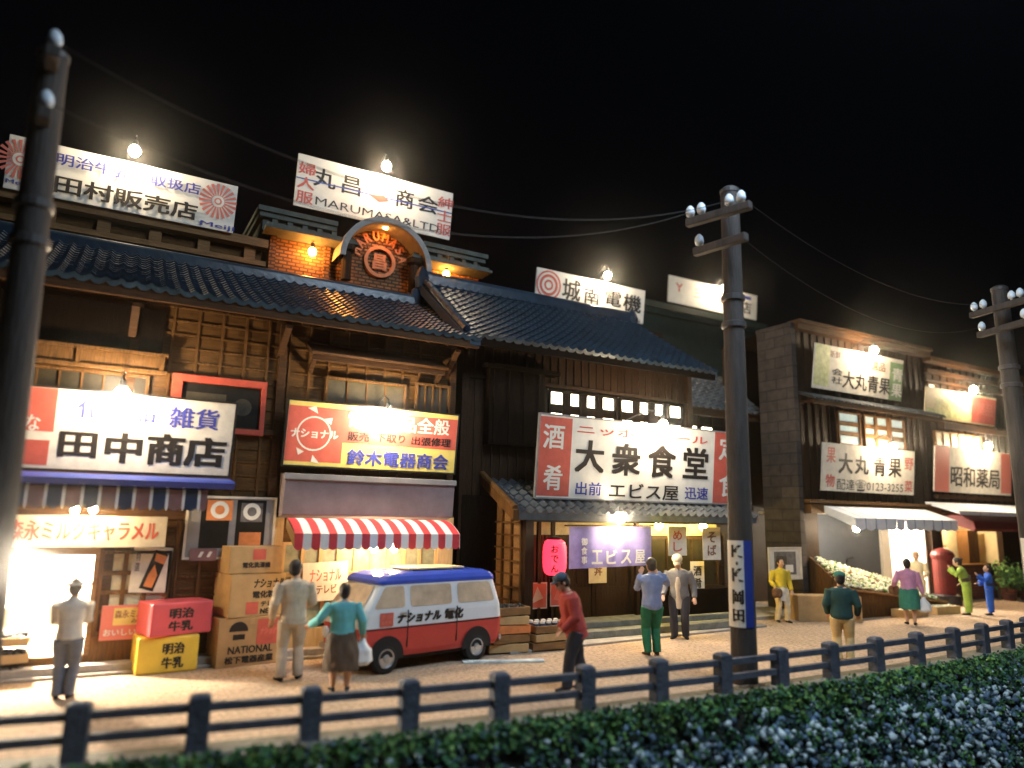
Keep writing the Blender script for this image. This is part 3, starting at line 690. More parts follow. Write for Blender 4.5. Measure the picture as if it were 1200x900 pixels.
for i in range(n+1):
    a = math.pi*(i/n)*1.0
    c, s = math.cos(a), math.sin(a)
    for r_, y in ((1.2,16.25),(1.2,17.3),(1.06,17.0),(1.06,16.25)): vs.append((cx+r_*c, y, cz-.1+r_*s))
for i in range(n):
    for k in range(4): fs.append((4*i+k, 4*i+(k+1)%4, 4*i+4+(k+1)%4, 4*i+4+k))
m.add(vs, fs); build(m, 'arch', 'concrete', F2)
m = MB(); m.add([(cx+1.08*math.cos(math.pi*i/n), 16.95, cz-.1+1.08*math.sin(math.pi*i/n)) for i in range(n+1)]+[(cx-1.08,16.95,8.0),(cx+1.08,16.95,8.0)], [tuple(range(n+3))])
gb = build(m, 'gable_wall', 'brick_orange', F2)
m = MB(); ex, ez = at(446,306,16.8).x, at(446,306,16.8).z
for r0, r1 in ((.33, .42),):
    vs = []; fs = []
    for i in range(32):
        a = 2*math.pi*i/32
        for r_, y in ((r0,16.95),(r0,16.84),(r1,16.84),(r1,16.95)): vs.append((ex+r_*math.cos(a), y, ez+r_*math.sin(a)))
    for i in range(32):
        j = (i+1) % 32
        for k in range(3): fs.append((4*i+k, 4*j+k, 4*j+k+1, 4*i+k+1))
    m.add(vs, fs)
write(m, '昌', ex-.19, ez-.22, ex+.19, ez+.22, 16.87, 0, None, .05)
for i, ch in enumerate('MARUMASA'):
    a = R(168-i*22.3); T = Matrix.Translation((ex+.64*math.cos(a), 16.88, ez+.05+.64*math.sin(a))) @ Matrix.Rotation(-(a-math.pi/2), 4, 'Y')
    write(m, ch, -.085, -.13, .085, .13, 0, 0, T, .05)
build(m, 'emblem', 'orange', gb)
for x in (cx-.95, cx+.82):
    m = MB(); m.lathe([(.13,8.2),(.13,8.9),(.2,8.95),(.2,9.08)], 10, 0, None, (x,16.55,0)); build(m, 'column', 'wood_dark', F2)
for x in (2.95, 4.25):
    m = MB(); m.box(x, x+.15, 16.9, 17, 8.2, 9.1); build(m, 'pilaster', 'brick_orange', F2)
F3 = thing('low_dark_block', 'low dark block behind the eatery roof carrying the electrical shop board', 'building', (13, 18.5, 0))
m = MB(); m.box(9.5, 16.3, 18.3, 20, 0, 8.9); m.box(9.4, 16.4, 18.2, 20, 8.75, 8.92); build(m, 'wall', 'wood_dark', F3)
F4 = thing('dark_green_block', 'dark green flat block rising behind the set-back house', 'building', (20, 20.2, 0))
m = MB(); m.box(17.0, 23.6, 20.2, 23, 0, 10.5); build(m, 'wall', mat('green_dark', (.014, .028, .023), .6, .3, 3) and 'green_dark', F4)
m = MB(); m.box(16.8, 23.8, 19.95, 23, 10.5, 10.75); m.box(16.9, 23.7, 20.05, 23, 10.3, 10.5); build(m, 'cornice', 'green_dark', F4)
# ================================================================ SIGNS
SG = 'painted shop sign boards'
INK = ['ink', 'ink_blue', 'ink_red', 'paint_red', 'paint_white', 'paint_yellow', 'ink_pink', 'ink_brown', 'paint_green', 'lime', 'blue']
K_, B_, R_, PR, W_, Y_, PK, BR, GR, LM, BL = range(11)
sign('shop_sign', 'cream board reading 田中商店 above the blue striped awning', 'sign', (36,450), (279,476), (265,560), (20,545), 13.62, 13.42,
     [('r',(30,451),(62.5,506),PR), ('r',(21,514),(54.5,545),PR), ('t','な',(31,485),(46,505),W_), ('t','化粧品',(92,466),(181,496),B_), ('t','雑貨',(200,476),(255.5,505),B_),
      ('t','田',(70.5,504),(112,537.5),K_,.04), ('t','中',(125,505),(164.5,544),K_,.04), ('t','商',(174,506),(214,547),K_,.04), ('t','店',(218,510.5),(262.5,549),K_,.04)], INK, 'paper', 'black_metal', SG, .3)
nat = [('r',(339,474),(399,543),PR), ('r',(403,480),(535,528),PR), ('d',(368,508),.30,.33,W_)]
for q in ([(361,478),(373,485),(371,476)], [(380,491),(388,498),(390,490)], [(347,524),(356,529),(349,533)], [(364,541),(374,543),(366,533)]): nat.append(('p', q, W_))
sign('shop_sign', 'yellow and red board of the electrical shop reading 鈴木電器商会', 'sign', (337,467), (536,488), (533,555), (334,544), 13.66, 13.52,
     nat+[('t','ナショナル',(341,501),(396,515.5),W_,.04), ('t','電化製品全般',(409,481.5),(526,511),W_), ('t','販売',(408,505),(432,518),K_), ('t','下取り',(441,507.5),(474,520),K_), ('t','出張修理',(482.5,511),(527.5,524.5),K_),
      ('t','鈴木電器商会',(407.5,525.5),(524,551),B_,.03)], INK, 'paint_yellow', 'black_metal', SG, .25)
sign('shop_sign', 'big white board reading 大衆食堂 on the eatery porch roof with red ends', 'sign', (631,485), (872,509), (874,591.5), (630.5,582), 13.42, 13.25,
     [('r',(633,487),(666,582),PR), ('r',(838,506),(880,592),PR), ('t','酒',(637.5,496),(660.7,527),W_), ('t','肴',(637.5,544),(658,575),W_), ('t','定',(843,511),(867,541),W_), ('t','食',(843,553),(867,583),W_),
      ('t','ニッポンビール',(677,497),(829,521.5),R_), ('t','大',(675,514),(707,555.5),K_,.03), ('t','衆',(718,518),(749.5,559),K_,.03), ('t','食',(760,520),(791,561.5),K_,.03), ('t','堂',(801,523),(829,562.5),K_,.03),
      ('t','出前',(674.5,564),(704,581),B_), ('t','エビス屋',(714,565),(794.5,587),K_,.02), ('t','迅速',(802.5,570),(829,586),B_)], INK, 'paint_white', 'plaster_grey', SG, .6)
def burst(px, py, r):
    out = [('d',(px,py),0,r*.34,W_), ('d',(px,py),r*.12,r*.2,PK), ('d',(px,py),r*.34,r*.37,PK)]
    for i in range(20): out.append(('d',(px,py),r*.38,r,PK,(i*18,i*18+9.5)))
    return out
sign('rooftop_sign', 'white rooftop board reading 田村販売店 with two pink sunbursts', 'sign', (10,155), (276,219), (276,274), (5,220), 16.7, 16.55,
     burst(255.5,236,.4)+burst(24,187,.4)+[('t','明治牛乳　取扱店',(67.5,178.5),(234,229.5),B_), ('t','田村販売店',(65.5,204),(230,259.5),K_,.03), ('t','Meiji',(235,258),(274,273),B_,.03), ('t','Meiji',(7,209),(33,221),B_,.03)], INK, 'paint_white', None, SG, .5)
sign('rooftop_sign', 'white rooftop board reading 丸昌 商会 above the brick arch', 'sign', (349,180), (529,225), (529,282), (345,240), 17.45, 17.3,
     [('t','丸',(369,195),(393,223.5),K_,.02), ('t','昌',(402,204),(422,231),K_,.02), ('t','商',(464.5,219.5),(484,246.5),K_,.02), ('t','会',(490.5,227),(512.5,252.5),K_,.02),
      ('p',[(347,206.5),(529,249.5),(529,251),(347,208)],BL), ('p',[(432,228),(450,229),(456,236),(444,237)],PR), ('p',[(347,239),(500,271),(500,273),(347,241)],W_),
      ('v','婦人服',(351,187),(366,242),PR), ('v','紳士服',(514,228),(527.5,279),PR), ('t','MARUMASA&LTD',(370,230),(514,273),K_,.01)], INK, 'paint_white', None, SG, .6)
sign('rooftop_sign', 'white rooftop board reading 城南電機 behind the eatery roof', 'sign', (628,311), (756,342), (754,388), (628,347), 18.15, 18.0,
     [('d',(643,334),0.1,.17,PR), ('d',(643,334),.25,.34,PR), ('d',(643,334),.4,.46,PR), ('t','城',(660,325),(679.5,354.5),K_), ('t','南',(685,335.5),(702,359),K_), ('t','電',(709.5,339),(727.5,361),K_), ('t','機',(731,343),(750.5,368),K_), ('t','店',(740,373),(750,383),K_)],
     INK, 'paint_white', None, SG, .4)
sign('rooftop_sign', 'farthest small white rooftop board half hidden by the middle pole', 'sign', (782,320), (888,348), (886,376), (785,353), 20.1, 20.0,
     [('t','三',(814,338),(822,350),PK), ('t','Y',(792,331),(800,343),PR), ('r',(866,345),(880,352),B_), ('t','店',(868,352),(880,369),K_), ('t','電',(842,342),(854,360),BR)], INK, 'paint_white', None, SG, .3)
sign('shop_sign', 'upper white board reading 大丸青果 with green edges on the greengrocer house', 'sign', (953,400), (1057,423), (1058,473), (955,452), 13.95, 13.75,
     [('r',(955,401),(970.5,453),LM), ('r',(1043.5,424),(1058,473),GR), ('v','青果',(1046,429),(1056,468),W_), ('t','新鮮',(973,410),(985,421),BR), ('v','会社',(975,430),(986.5,451.5),K_), ('t','大丸青果',(988,433.5),(1042.5,463.5),K_,.02), ('t','特選品',(1012,420.5),(1037,436.5),BR)],
     INK, 'paper', None, SG, .2)
sign('shop_sign', 'lower white board reading 大丸青果 over the white canvas awning', 'sign', (965,516), (1072,531), (1071,581), (962,574), 13.95, 13.8,
     [('t','果',(969,523.5),(979,543),PR), ('t','物',(967.6,555),(978,571),PR), ('t','野',(1060,536),(1070,551.5),PR), ('t','菜',(1060,563),(1069,577),PR), ('t','大',(983,530),(999,556),K_,.03), ('t','丸',(1002,533),(1018,557),K_,.03), ('t','青',(1024,533),(1038,559),K_,.03), ('t','果',(1041,536),(1056,560.5),K_,.03),
      ('t','配達☎0123-3255',(980.5,560.5),(1058,579),K_,.008)], INK, 'paper', None, SG, .2)
sign('shop_sign', 'faded cream board with a red right end high on the chemist house', 'sign', (1083,452), (1166,467), (1167,499), (1086,490), 14.0, 13.85,
     [('r',(1139,464),(1167,499),PR), ('r',(1085,477),(1138,494),LM), ('t','薬品',(1145,471),(1163,489),PK), ('t','薬局',(1094,465),(1132,484),LM)], INK, 'paint_cream', None, SG, .2)
sign('shop_sign', 'white board with pink ends reading 昭和薬局 low on the chemist house', 'sign', (1094,521), (1185,533), (1185,579), (1097,578), 14.0, 13.85,
     [('r',(1095,522),(1112,578),PK), ('r',(1173,529),(1186,579),PK), ('t','昭和薬局',(1114,545),(1171.5,573.5),K_,.02)], INK, 'paper', None, SG, .2)
# banner and posters on the left house
def poster(name, label, cat, tl, br, Y, items, mats, board='paper', frame=None, tilt=0, group=None, th=.015):
    a = at(*tl, Y); b = at(*br, Y); o = thing(name, label, cat, (a.x, Y, b.z), 0, group); W = b.x-a.x; H = a.z-b.z
    T = Matrix.Rotation(tilt, 4, 'Y'); m = MB(); m.box(0, W, 0, th, 0, H, 0, T); build(m, 'sheet', board, o, world=False)
    if frame:
        m = MB()
        for q in ((-.04,0,-.04,H+.04),(W,W+.04,-.04,H+.04),(0,W,-.04,0),(0,W,H,H+.04)): m.box(q[0], q[1], -.02, th, q[2], q[3], 0, T)
        build(m, 'frame', frame, o, world=False)
    g = MB(); y = -.003
    for it in items:
        y -= .0005
        if it[0] == 'r': rect(g, it[1]*W, it[2]*H, it[3]*W, it[4]*H, y, it[5], T)
        elif it[0] == 't': write(g, it[1], it[2]*W, it[3]*H, it[4]*W, it[5]*H, y, it[6], T, .03)
        elif it[0] == 'v': write_v(g, it[1], it[2]*W, it[3]*H, it[4]*W, it[5]*H, y, it[6], T, .03)
        elif it[0] == 'd': disc(g, it[1]*W, it[2]*H, it[3]*H, it[4]*H, y, it[5], T)
        elif it[0] == 'p': g.add([(u*W, y, v*H) for u, v in it[1]], [tuple(range(len(it[1])))], it[2], T)
    if items: build(g, 'print', mats, o, world=False)
    return o
INK2 = INK+['photo_dark', 'orange', 'card', 'art_dark', 'pane_dark']; PD, OR, CD, AD, BK = 11, 12, 13, 14, 15
poster('banner', 'long cream banner reading 森永ミルクキャラメル under the striped valance', 'banner', (5,603), (193,641), 13.6, [('t','森永ミルクキャラメル',.03,.2,.95,.85,PR)], INK2, 'paper')
poster('poster', 'white poster of a dark bottle beside the lit doorway', 'poster', (156,641), (196,693), 13.86,
       [('p',[(.25,.1),(.62,.02),(.9,.86),(.55,.95)],BK), ('p',[(.36,.14),(.58,.1),(.68,.38),(.58,.62),(.44,.38)],OR), ('p',[(.56,.7),(.82,.62),(.87,.8),(.58,.88)],OR), ('v','特選',.08,.45,.2,.9,PD)], INK2, 'paper', None, .03)
poster('poster', 'red and yellow poster behind the pink milk crate', 'poster', (120,710), (186,747), 13.84, [('r',0,0,1,1,PK), ('r',.2,.42,1,.92,Y_), ('t','森永ミルク',.22,.62,.8,.86,BR), ('t','みるく',.5,.46,.8,.6,BR), ('t','おいしい',.06,.12,.6,.32,W_)], INK2, 'paper')
poster('notice_board', 'pale board with two dark picture panels beside the electrical sign', 'board', (223,583), (317,652), 13.84,
       [('r',.14,.15,.47,.98,BK), ('r',.2,.62,.5,.97,OR), ('d',.35,.8,.08,.15,W_), ('r',.55,.1,.9,.98,BK), ('r',.6,.6,.86,.93,PD), ('d',.73,.78,.08,.15,W_), ('r',.6,.16,.86,.42,OR)], INK2, 'plaster_grey', 'plaster')
poster('notice', 'small dark plate with white marks under the picture board', 'notice', (223,643), (253,657), 13.8, [('p',[(.3,.3),(.42,.3),(.52,.75),(.4,.75)],W_), ('p',[(.62,.3),(.74,.3),(.84,.75),(.72,.75)],W_)], INK2, 'maroon')
poster('poster', 'cream poster reading ナショナル in the electrical shop window', 'poster', (357,660), (407,704), 13.8, [('t','ナショナル',.15,.5,.85,.82,PR), ('t','テレビ',.3,.18,.75,.42,BR)], INK2, 'paper', None, -.04)
o = poster('poster', 'framed grey photo poster on the rough brick side wall', 'poster', (901,643), (939,677), 13.9, [('r',.15,.12,.85,.9,PD), ('r',.2,.4,.55,.75,AD), ('r',.5,.2,.75,.45,W_)], INK2, 'paper', 'plaster')
MG = 'paper menu strips hanging in the eatery'
poster('menu_strip', 'red printed menu strip hanging left of the second yellow bulb', 'menu', (783,617), (805,651), 13.3, [('v','めし',.25,.1,.75,.9,PR)], INK2, 'paper', None, 0, MG, .006)
poster('menu_strip', 'menu strip with brown writing at the right end of the porch', 'menu', (823,618), (845,656), 13.3, [('v','そば',.25,.1,.75,.9,BR)], INK2, 'paper', None, 0, MG, .006)
poster('menu_strip', 'tall pale menu strip with black writing on the eatery window', 'menu', (809,658), (826,698), 13.6, [('v','酒肴',.2,.2,.8,.9,K_)], INK2, 'paper', None, 0, MG, .006)
poster('poster', 'small white paper on the eatery door below the purple curtain', 'poster', (690,655), (711,683), 14.0, [('t','丼',.3,.3,.75,.7,BR)], INK2, 'paper')
poster('poster', 'reddish poster low on the slats left of the lantern', 'poster', (618,683), (641,713), 13.7, [('r',.05,.05,.95,.95,PK), ('p',[(.2,.2),(.8,.4),(.5,.85)],W_)], INK2, 'paper')
poster('poster', 'reddish poster low on the post right of the lantern', 'poster', (645,683), (663,710), 13.68, [('r',.05,.05,.95,.95,PR), ('p',[(.2,.3),(.7,.2),(.5,.8)],PK)], INK2, 'paper')
# ================================================================ LAMPS
LG = 'bare bulbs lighting the signs'
def yw(px, py, Y, Yw=14.0): p = at(px, py, Y); return (p.x, Yw, p.z+.25)
lamp('bare bulb above the 田村販売店 rooftop board', 158, 177, 16.3, 'bulb', .115, yw(158,177,16.3,16.7))
lamp('bare bulb above the 丸昌 商会 rooftop board', 453, 195, 17.0, 'bulb', .115, yw(453,195,17,17.5))
lamp('bare bulb above the 城南電機 rooftop board', 712, 323, 17.7, 'bulb', .115, yw(712,323,17.7,18.2))
lamp('bare bulb above the farthest rooftop board behind the middle pole', 849, 338, 19.7, 'bulb', .115, yw(849,338,19.7,20.2))
lamp('bare bulb above the 田中商店 board', 143, 462, 13.1, 'bulb', .115, yw(143,462,13.1))
lamp('bare bulb above the yellow 鈴木電器商会 board', 455, 487, 13.2, 'bulb', .115, yw(455,487,13.2))
lamp('bare bulb above the 大衆食堂 board', 777, 498, 12.95, 'bulb', .115, yw(777,498,12.95,14.4))
lamp('bare bulb above the upper 大丸青果 board', 1024, 411, 13.45, 'bulb', .115, yw(1024,411,13.45,14.2))
lamp('bare bulb above the lower 大丸青果 board', 1046, 524, 13.5, 'bulb', .115, yw(1046,524,13.5,14.2))
lamp('bare bulb above the faded cream chemist board', 1141, 457, 13.55, 'bulb', .115, yw(1141,457,13.55,14.3))
lamp('bare bulb above the 昭和薬局 board', 1158, 523, 13.55, 'bulb', .115, yw(1158,523,13.55,14.3))
lamp('bare bulb shining over the purple entrance curtain', 727, 607, 12.95, 'bulb', .115, None, 'entrance_lamp', 'bare bulbs under the eatery porch')
YG = 'yellow bulbs under the eatery porch'
lamp('yellow bulb nearest the purple entrance curtain', 772, 616, 13.45, 'bulb_yellow', .095, None, 'porch_lamp', YG)
lamp('yellow bulb between the two hanging menu strips at the porch end', 824, 617, 13.45, 'bulb_yellow', .095, None, 'porch_lamp', YG)
OG = 'orange bulbs on the brick store'
lamp('orange bulb under the left cornice of the brick store', 366, 295, 16.75, 'bulb_orange', .1, None, 'facade_lamp', OG)
lamp('orange bulb hanging inside the brick arch', 452, 264, 16.6, 'bulb_orange', .1, None, 'facade_lamp', OG)
lamp('orange bulb under the right cornice of the brick store', 523, 321, 16.75, 'bulb_orange', .09, None, 'facade_lamp', OG)
UG = 'small bulbs under the shop awnings'
lamp('left small bulb under the blue striped valance', 88, 598, 13.3, 'bulb_small', .06, None, 'awning_lamp', UG)
lamp('right small bulb under the blue striped valance', 109, 597, 13.3, 'bulb_small', .06, None, 'awning_lamp', UG)
lamp('left small bulb under the red and white awning', 438, 642, 13.2, 'bulb_small', .075, None, 'awning_lamp', UG)
lamp('right small bulb under the red and white awning', 462, 642, 13.2, 'bulb_small', .075, None, 'awning_lamp', UG)
for (x, y, z, s, l, b) in ((-.95, 14.75, 1.72, .11, 'bright bulb inside the left shop doorway', 'bulb_door'), (23.9, 15.4, 2.5, .13, 'bright bulb inside the white greengrocer doorway', 'bulb_white'),
                        (19.7, 13.6, 2.45, .1, 'bulb over the vegetable stand under the canvas awning', 'bulb'), (27.3, 14.9, 2.75, .085, 'bulb inside the chemist shop', 'bulb'), (16.5, 16.0, 2.6, .05, 'bulb under the canopy of the set-back house', 'bulb_yellow')):
    o = thing('shop_lamp', l, 'lamp', (x,y,z), 0, 'bulbs inside the shops'); m = MB(); m.ball((0,0,0), s, s, s*1.1, 0, 10); build(m, 'bulb', b, o, world=False, smooth=True)
    m = MB(); m.lathe([(.045,s*.95),(.05,s*1.05),(.04,s*1.05+.1)], 10); build(m, 'socket', 'black_metal', o, world=False)
# ================================================================ AWNINGS
awning('awning', 'blue awning bar with navy and maroon striped valance', -1.12, 1.62, 13.6, 3.06, 13.0, 2.93, .34, [(0,.19),(2,.045),(1,.2),(2,.045)], ['navy', 'maroon', 'awning_white'], 'navy')
m = MB(); p = at(20,563,12.97); q = at(274,570,12.97); m.xprism([(12.9,2.96),(12.86,3.06),(12.98,3.1),(13.5,3.16),(13.5,3.08),(12.98,2.98)], -1.14, q.x, 0)
solo(m, 'awning_bar', 'blue', 'glossy blue roller bar above the striped valance', 'bar', (.4,13,2.98))
awning('awning', 'red and white striped awning of the electrical shop', 3.08, 6.28, 13.6, 2.5, 12.9, 2.24, .29, [(0,.152),(1,.152)], ['awning_red', 'awning_white'], 'cream_wood', True, .05)
awning('awning', 'white canvas awning with blue scalloped edge over the vegetable stand', 18.75, 23.9, 14.0, 3.1, 12.95, 2.74, .34, [(0,.43),(1,.05)], ['canvas_white', 'canvas_blue'], 'canvas_white')
awning('awning', 'plain white canvas awning of the chemist', 24.2, 30.5, 14.1, 3.35, 13.0, 3.05, .12, [(0,.6)], ['canvas_white'], 'canvas_white', False)
a_ = at(1140,618,13.0); m = MB()
m.xprism([(14.1,2.98),(13.3,2.92),(12.95,2.72),(12.9,2.5),(12.96,2.4),(13.4,2.55),(14.1,2.62)], a_.x, a_.x+5.0)
solo(m, 'awning', 'deep_red', 'dark red padded awning beside the chemist counter', 'awning', (a_.x+2.5,13.5,2.5), bevel=.03)
# ================================================================ EATERY CURTAIN, LANTERN
p = at(667,617,13.08); q = at(763,617,13.08); b = at(668,667,13.08); b2 = at(764,662,13.08)
o = thing('noren_curtain', 'purple shop curtain reading エビス屋 over the eatery entrance', 'curtain', ((p.x+q.x)/2, 13.08, b.z))
m = MB(); n = 48; vs = []; fs = []
for i in range(n+1):
    u = i/n; x = p.x+(q.x-p.x)*u; f = .025*math.sin(u*19)
    vs += [(x, 13.08+f*.3, p.z+(q.z-p.z)*u), (x, 13.08+f, b.z+(b2.z-b.z)*u)]
for i in range(n): fs.append((2*i+1, 2*i+3, 2*i+2, 2*i))
m.add(vs, fs); build(m, 'cloth', 'noren', o, smooth=True)
m = MB(); m.tube([(p.x-.1,13.1,p.z+.02),(q.x+.1,13.1,q.z+.02)], .02, 6); build(m, 'rod', 'wood', o)
m = MB(); W = q.x-p.x; z0 = b.z; H = p.z-b.z
for i, ch in enumerate('エビス屋'): write(m, ch, p.x+W*(.25+.175*i), z0+.1*H, p.x+W*(.38+.175*i), z0+.45*H, 13.045, 0, None, .03)
write_v(m, '御食事', p.x+W*.13, z0+.1*H, p.x+W*.2, z0+.75*H, 13.045, 0)
build(m, 'lettering', 'paint_white', o)
c = at(650,653,13.15)
o = thing('paper_lantern', 'glowing red paper lantern hanging left of the purple curtain', 'lantern', c)
pr = []
for i in range(15):
    t = i/14; z = (t-.5)*.74; r = .155+.1*math.sqrt(max(0,1-abs(2*t-1)**3.2)) + (.006 if i % 2 else 0); pr.append((r, z))
m = MB(); m.lathe(pr, 20); build(m, 'paper_body', 'lantern', o, world=False, smooth=True)
m = MB(); m.lathe([(.14,.37),(.15,.41),(.1,.43)], 14); m.lathe([(.1,-.43),(.15,-.41),(.14,-.37)], 14); m.tube([(0,0,.43),(0,0,.75)], .012, 6); build(m, 'cap', 'black_metal', o, world=False)
m = MB()
for i, ch in enumerate('おでん'): write(m, ch, -.08, .1-i*.2, .08, .26-i*.2, -.27, 0, Matrix.Rotation(R(-33), 4, 'Z'), .03)
build(m, 'lettering', 'ink', o, world=False)
# ================================================================ BOXES, CRATES, TRAYS
def carton(name, label, cat, loc, sx, sy, sz, rz, body, items, mats, bevel=.015, group=None, lid=True):
    o = thing(name, label, cat, loc, rz, group); m = MB(); m.box(-sx/2, sx/2, -sy/2, sy/2, 0, sz); build(m, 'body', body, o, world=False, bevel=bevel)
    if lid:
        m = MB(); m.box(-sx/2+.01, sx/2-.01, -.04, .04, sz, sz+.003); m.box(-.04, .04, -sy/2-.002, -sy/2+.02, sz-.12, sz-.004); build(m, 'tape', 'card_pale', o, world=False)
    g = MB(); y = -sy/2-.003
    for it in items:
        y -= .0006
        if it[0] == 'r': rect(g, (it[1]-.5)*sx, it[2]*sz, (it[3]-.5)*sx, it[4]*sz, y, it[5])
        elif it[0] == 't': write(g, it[1], (it[2]-.5)*sx, it[3]*sz, (it[4]-.5)*sx, it[5]*sz, y, it[6], None, .045, .12 if len(it) > 7 else 0)
        elif it[0] == 'd': disc(g, (it[1]-.5)*sx, it[2]*sz, 0, it[3]*sz, y, it[4], None, 20, 0, 180)
    if items: build(g, 'print', mats, o, world=False)
    return o
CG = 'milk crates stacked by the left shop'
p = gnd(193,790); carton('milk_crate', 'yellow milk crate printed 明治牛乳 under the pink one', 'crate', (p.x,p.y+.35,0), .93, .62, .58, R(5), 'crate_yellow', [('t','明治',.4,.5,.76,.82,K_), ('t','牛乳',.4,.12,.76,.44,K_)], INK, .04, CG, False)
p = at(205,708,p.y+.35); carton('milk_crate', 'pink milk crate printed 明治牛乳 on top of the yellow one', 'crate', (p.x+.02,p.y,.585), 1.0, .62, .52, R(17), 'crate_pink', [('t','明治',.28,.5,.68,.84,K_), ('t','牛乳',.28,.12,.68,.45,K_)], INK, .025, CG, False)
CB = 'cardboard cartons stacked outside the electrical shop'
g0 = gnd(287,781); X, Y = g0.x, g0.y+.42
carton('cardboard_carton', 'largest brown carton printed NATIONAL at the bottom of the stack', 'carton', (X+.03,Y,0), 1.12, .75, .8, R(7), 'card', [('d',.3,.72,.2,K_), ('r',.22,.55,.4,.66,K_), ('r',.58,.42,.97,.95,PR), ('t','ナショナル',.62,.62,.95,.76,PK,1), ('t','NATIONAL',.16,.26,.84,.42,K_), ('t','松下電器産業',.12,.06,.86,.22,K_)], INK, .012, CB)
carton('cardboard_carton', 'middle carton printed ナショナル with a red square', 'carton', (X+.05,Y,.805), 1.0, .7, .72, R(14), 'card_pale', [('t','ナショナル',.4,.66,.98,.88,K_,1), ('t','電化製品',.4,.42,.95,.6,K_), ('r',.3,.06,.52,.34,PR), ('t','テレビ',.56,.22,.9,.36,K_), ('t','NEW',.56,.05,.85,.18,K_)], INK, .012, CB)
carton('cardboard_carton', 'small tan carton with a red label on top of the stack', 'carton', (X+.02,Y,1.535), .95, .68, .46, R(9), 'card_pale', [('r',.42,.5,.66,.9,PR), ('t','電化洗濯機',.24,.2,.76,.42,K_)], INK, .012, CB)
def tray(label, loc, sx, sy, h, rz, group, body='wood_light', fill=None):
    o = thing('wooden_tray', label, 'tray', loc, rz, group); m = MB()
    for q in ((-sx/2,sx/2,-sy/2,-sy/2+.03),(-sx/2,sx/2,sy/2-.03,sy/2),(-sx/2,-sx/2+.03,-sy/2+.03,sy/2-.03),(sx/2-.03,sx/2,-sy/2+.03,sy/2-.03)): m.box(q[0],q[1],q[2],q[3],0,h)
    m.box(-sx/2+.03,sx/2-.03,-sy/2+.03,sy/2-.03,.002,.03); build(m, 'box', body, o, world=False, bevel=.01)
    if fill:
        m = MB(); r2 = random.Random(int(loc[0]*100)+int(loc[2]*1000))
        for i in range(46): m.ball((r2.uniform(-sx/2+.06,sx/2-.06), r2.uniform(-sy/2+.06,sy/2-.06), h*.7+r2.random()*.05), r2.uniform(.035,.06), None, None, 0, 6)
        build(m, 'contents', fill, o, world=False, smooth=True)
    return o
TG = 'wooden trays stacked behind the van'
p = gnd(600,768); 
for i, l in enumerate(('lowest tray of the tall stack behind the van', 'second tray from the ground in the tall stack behind the van', 'third tray from the ground in the tall stack behind the van', 'second tray from the top in the tall stack behind the van', 'topmost tray of the tall stack, filled with dark goods')):
    tray(l, (p.x+.05+.015*((i*7)%3-1), p.y+.35, .03+i*.17), .82, .5, .155, R(-4+5*((i*5)%3-1)), TG, ('card_pale','wood_light','orange','card_pale','wood_light')[i], 'rubber' if i in (1,4) else None)
p = gnd(648,764)
for i, l in enumerate(('lowest tray of the short stack by the eatery step', 'middle tray of the short stack by the eatery step', 'top tray of the short stack holding jars')):
    t_ = tray(l, (p.x+.02*i, p.y+.3, .03+i*.16), .8, .48, .14, R(3*((i*5)%3-1)), TG, ('wood_light','card_pale','wood_light')[i], 'rubber' if i == 1 else None)
jl = 'small white lidded jar in the top tray of the short stack'
j0 = None
for i in range(10):
    loc = (p.x-.3+.15*(i % 5)+.02, p.y+.2+.2*(i//5), .03+.32+.04)
    if j0 is None:
        j0 = thing('jar', jl, 'jar', loc, 0, 'jars in the top tray'); m = MB(); m.lathe([(.05,0),(.06,.02),(.06,.1),(.045,.13)], 10); build(m, 'glass_body', 'navy', j0, world=False); m = MB(); m.lathe([(.05,.13),(.05,.17),(.03,.18)], 10); build(m, 'lid', 'paint_white', j0, world=False)
    else:
        c = j0.copy(); col.objects.link(c); c.location = loc
        for ch in j0.children: d = ch.copy(); col.objects.link(d); d.parent = c
m = MB(); q = gnd(560,768); q2 = gnd(605,782); m.box(-.75,.75,-.09,.09,0,.03,0,Matrix.Rotation(R(-18),4,'Z')); 
solo(MB(), 'x', 'navy', 'x', 'x') if False else None
o = link(m.mesh('plank', ['stone_pale']), 'plank'); o.location = (gnd(590,776).x, gnd(590,776).y, 0.004); tag(o, 'pale bluish plank lying on the ground behind the van', 'plank')
TL = 'wooden trays stacked at the left shop'
p = gnd(2,800)
for i, l in enumerate(('bottom tray of the stack at the left picture edge', 'middle tray of the stack at the left picture edge', 'top tray of the stack at the left picture edge holding dark goods')):
    tray(l, (p.x-.12, p.y+.3, i*.25), .78, .55, .13, R(6*((i*5)%3-1)), TL, 'card_pale', 'rubber')
# ================================================================ GREENGROCER STAND
o = thing('vegetable_stand', 'long sloping vegetable display stand under the white canvas awning', 'stand', (19.5, 13.4, 0)); m = MB()
T = Matrix.Rotation(R(0), 4, 'Z')
m.add([(18.2,14.15,0),(23.0,14.15,0),(23.0,13.0,0),(18.2,13.0,0),(18.2,14.15,1.62),(23.0,14.15,.6),(23.0,13.0,.25),(18.2,13.0,.78)], [(3,2,1,0)[::-1],(7,6,5,4)[::-1],(3,2,6,7),(2,1,5,6),(1,0,4,5),(0,3,7,4)][0:6])
build(m, 'shelf', 'wood', o)
m = MB(); m.tube([(18.2,12.97,.8),(23.0,12.97,.27)], .04, 6); build(m, 'front_rail', 'wood_light', o)
def zs(x, y):
    u = (x-18.2)/4.8; v = (14.15-y)/1.15; return (1.62-1.02*u)*(1-v)+(.78-.53*u)*v
r3 = random.Random(3); m = MB()
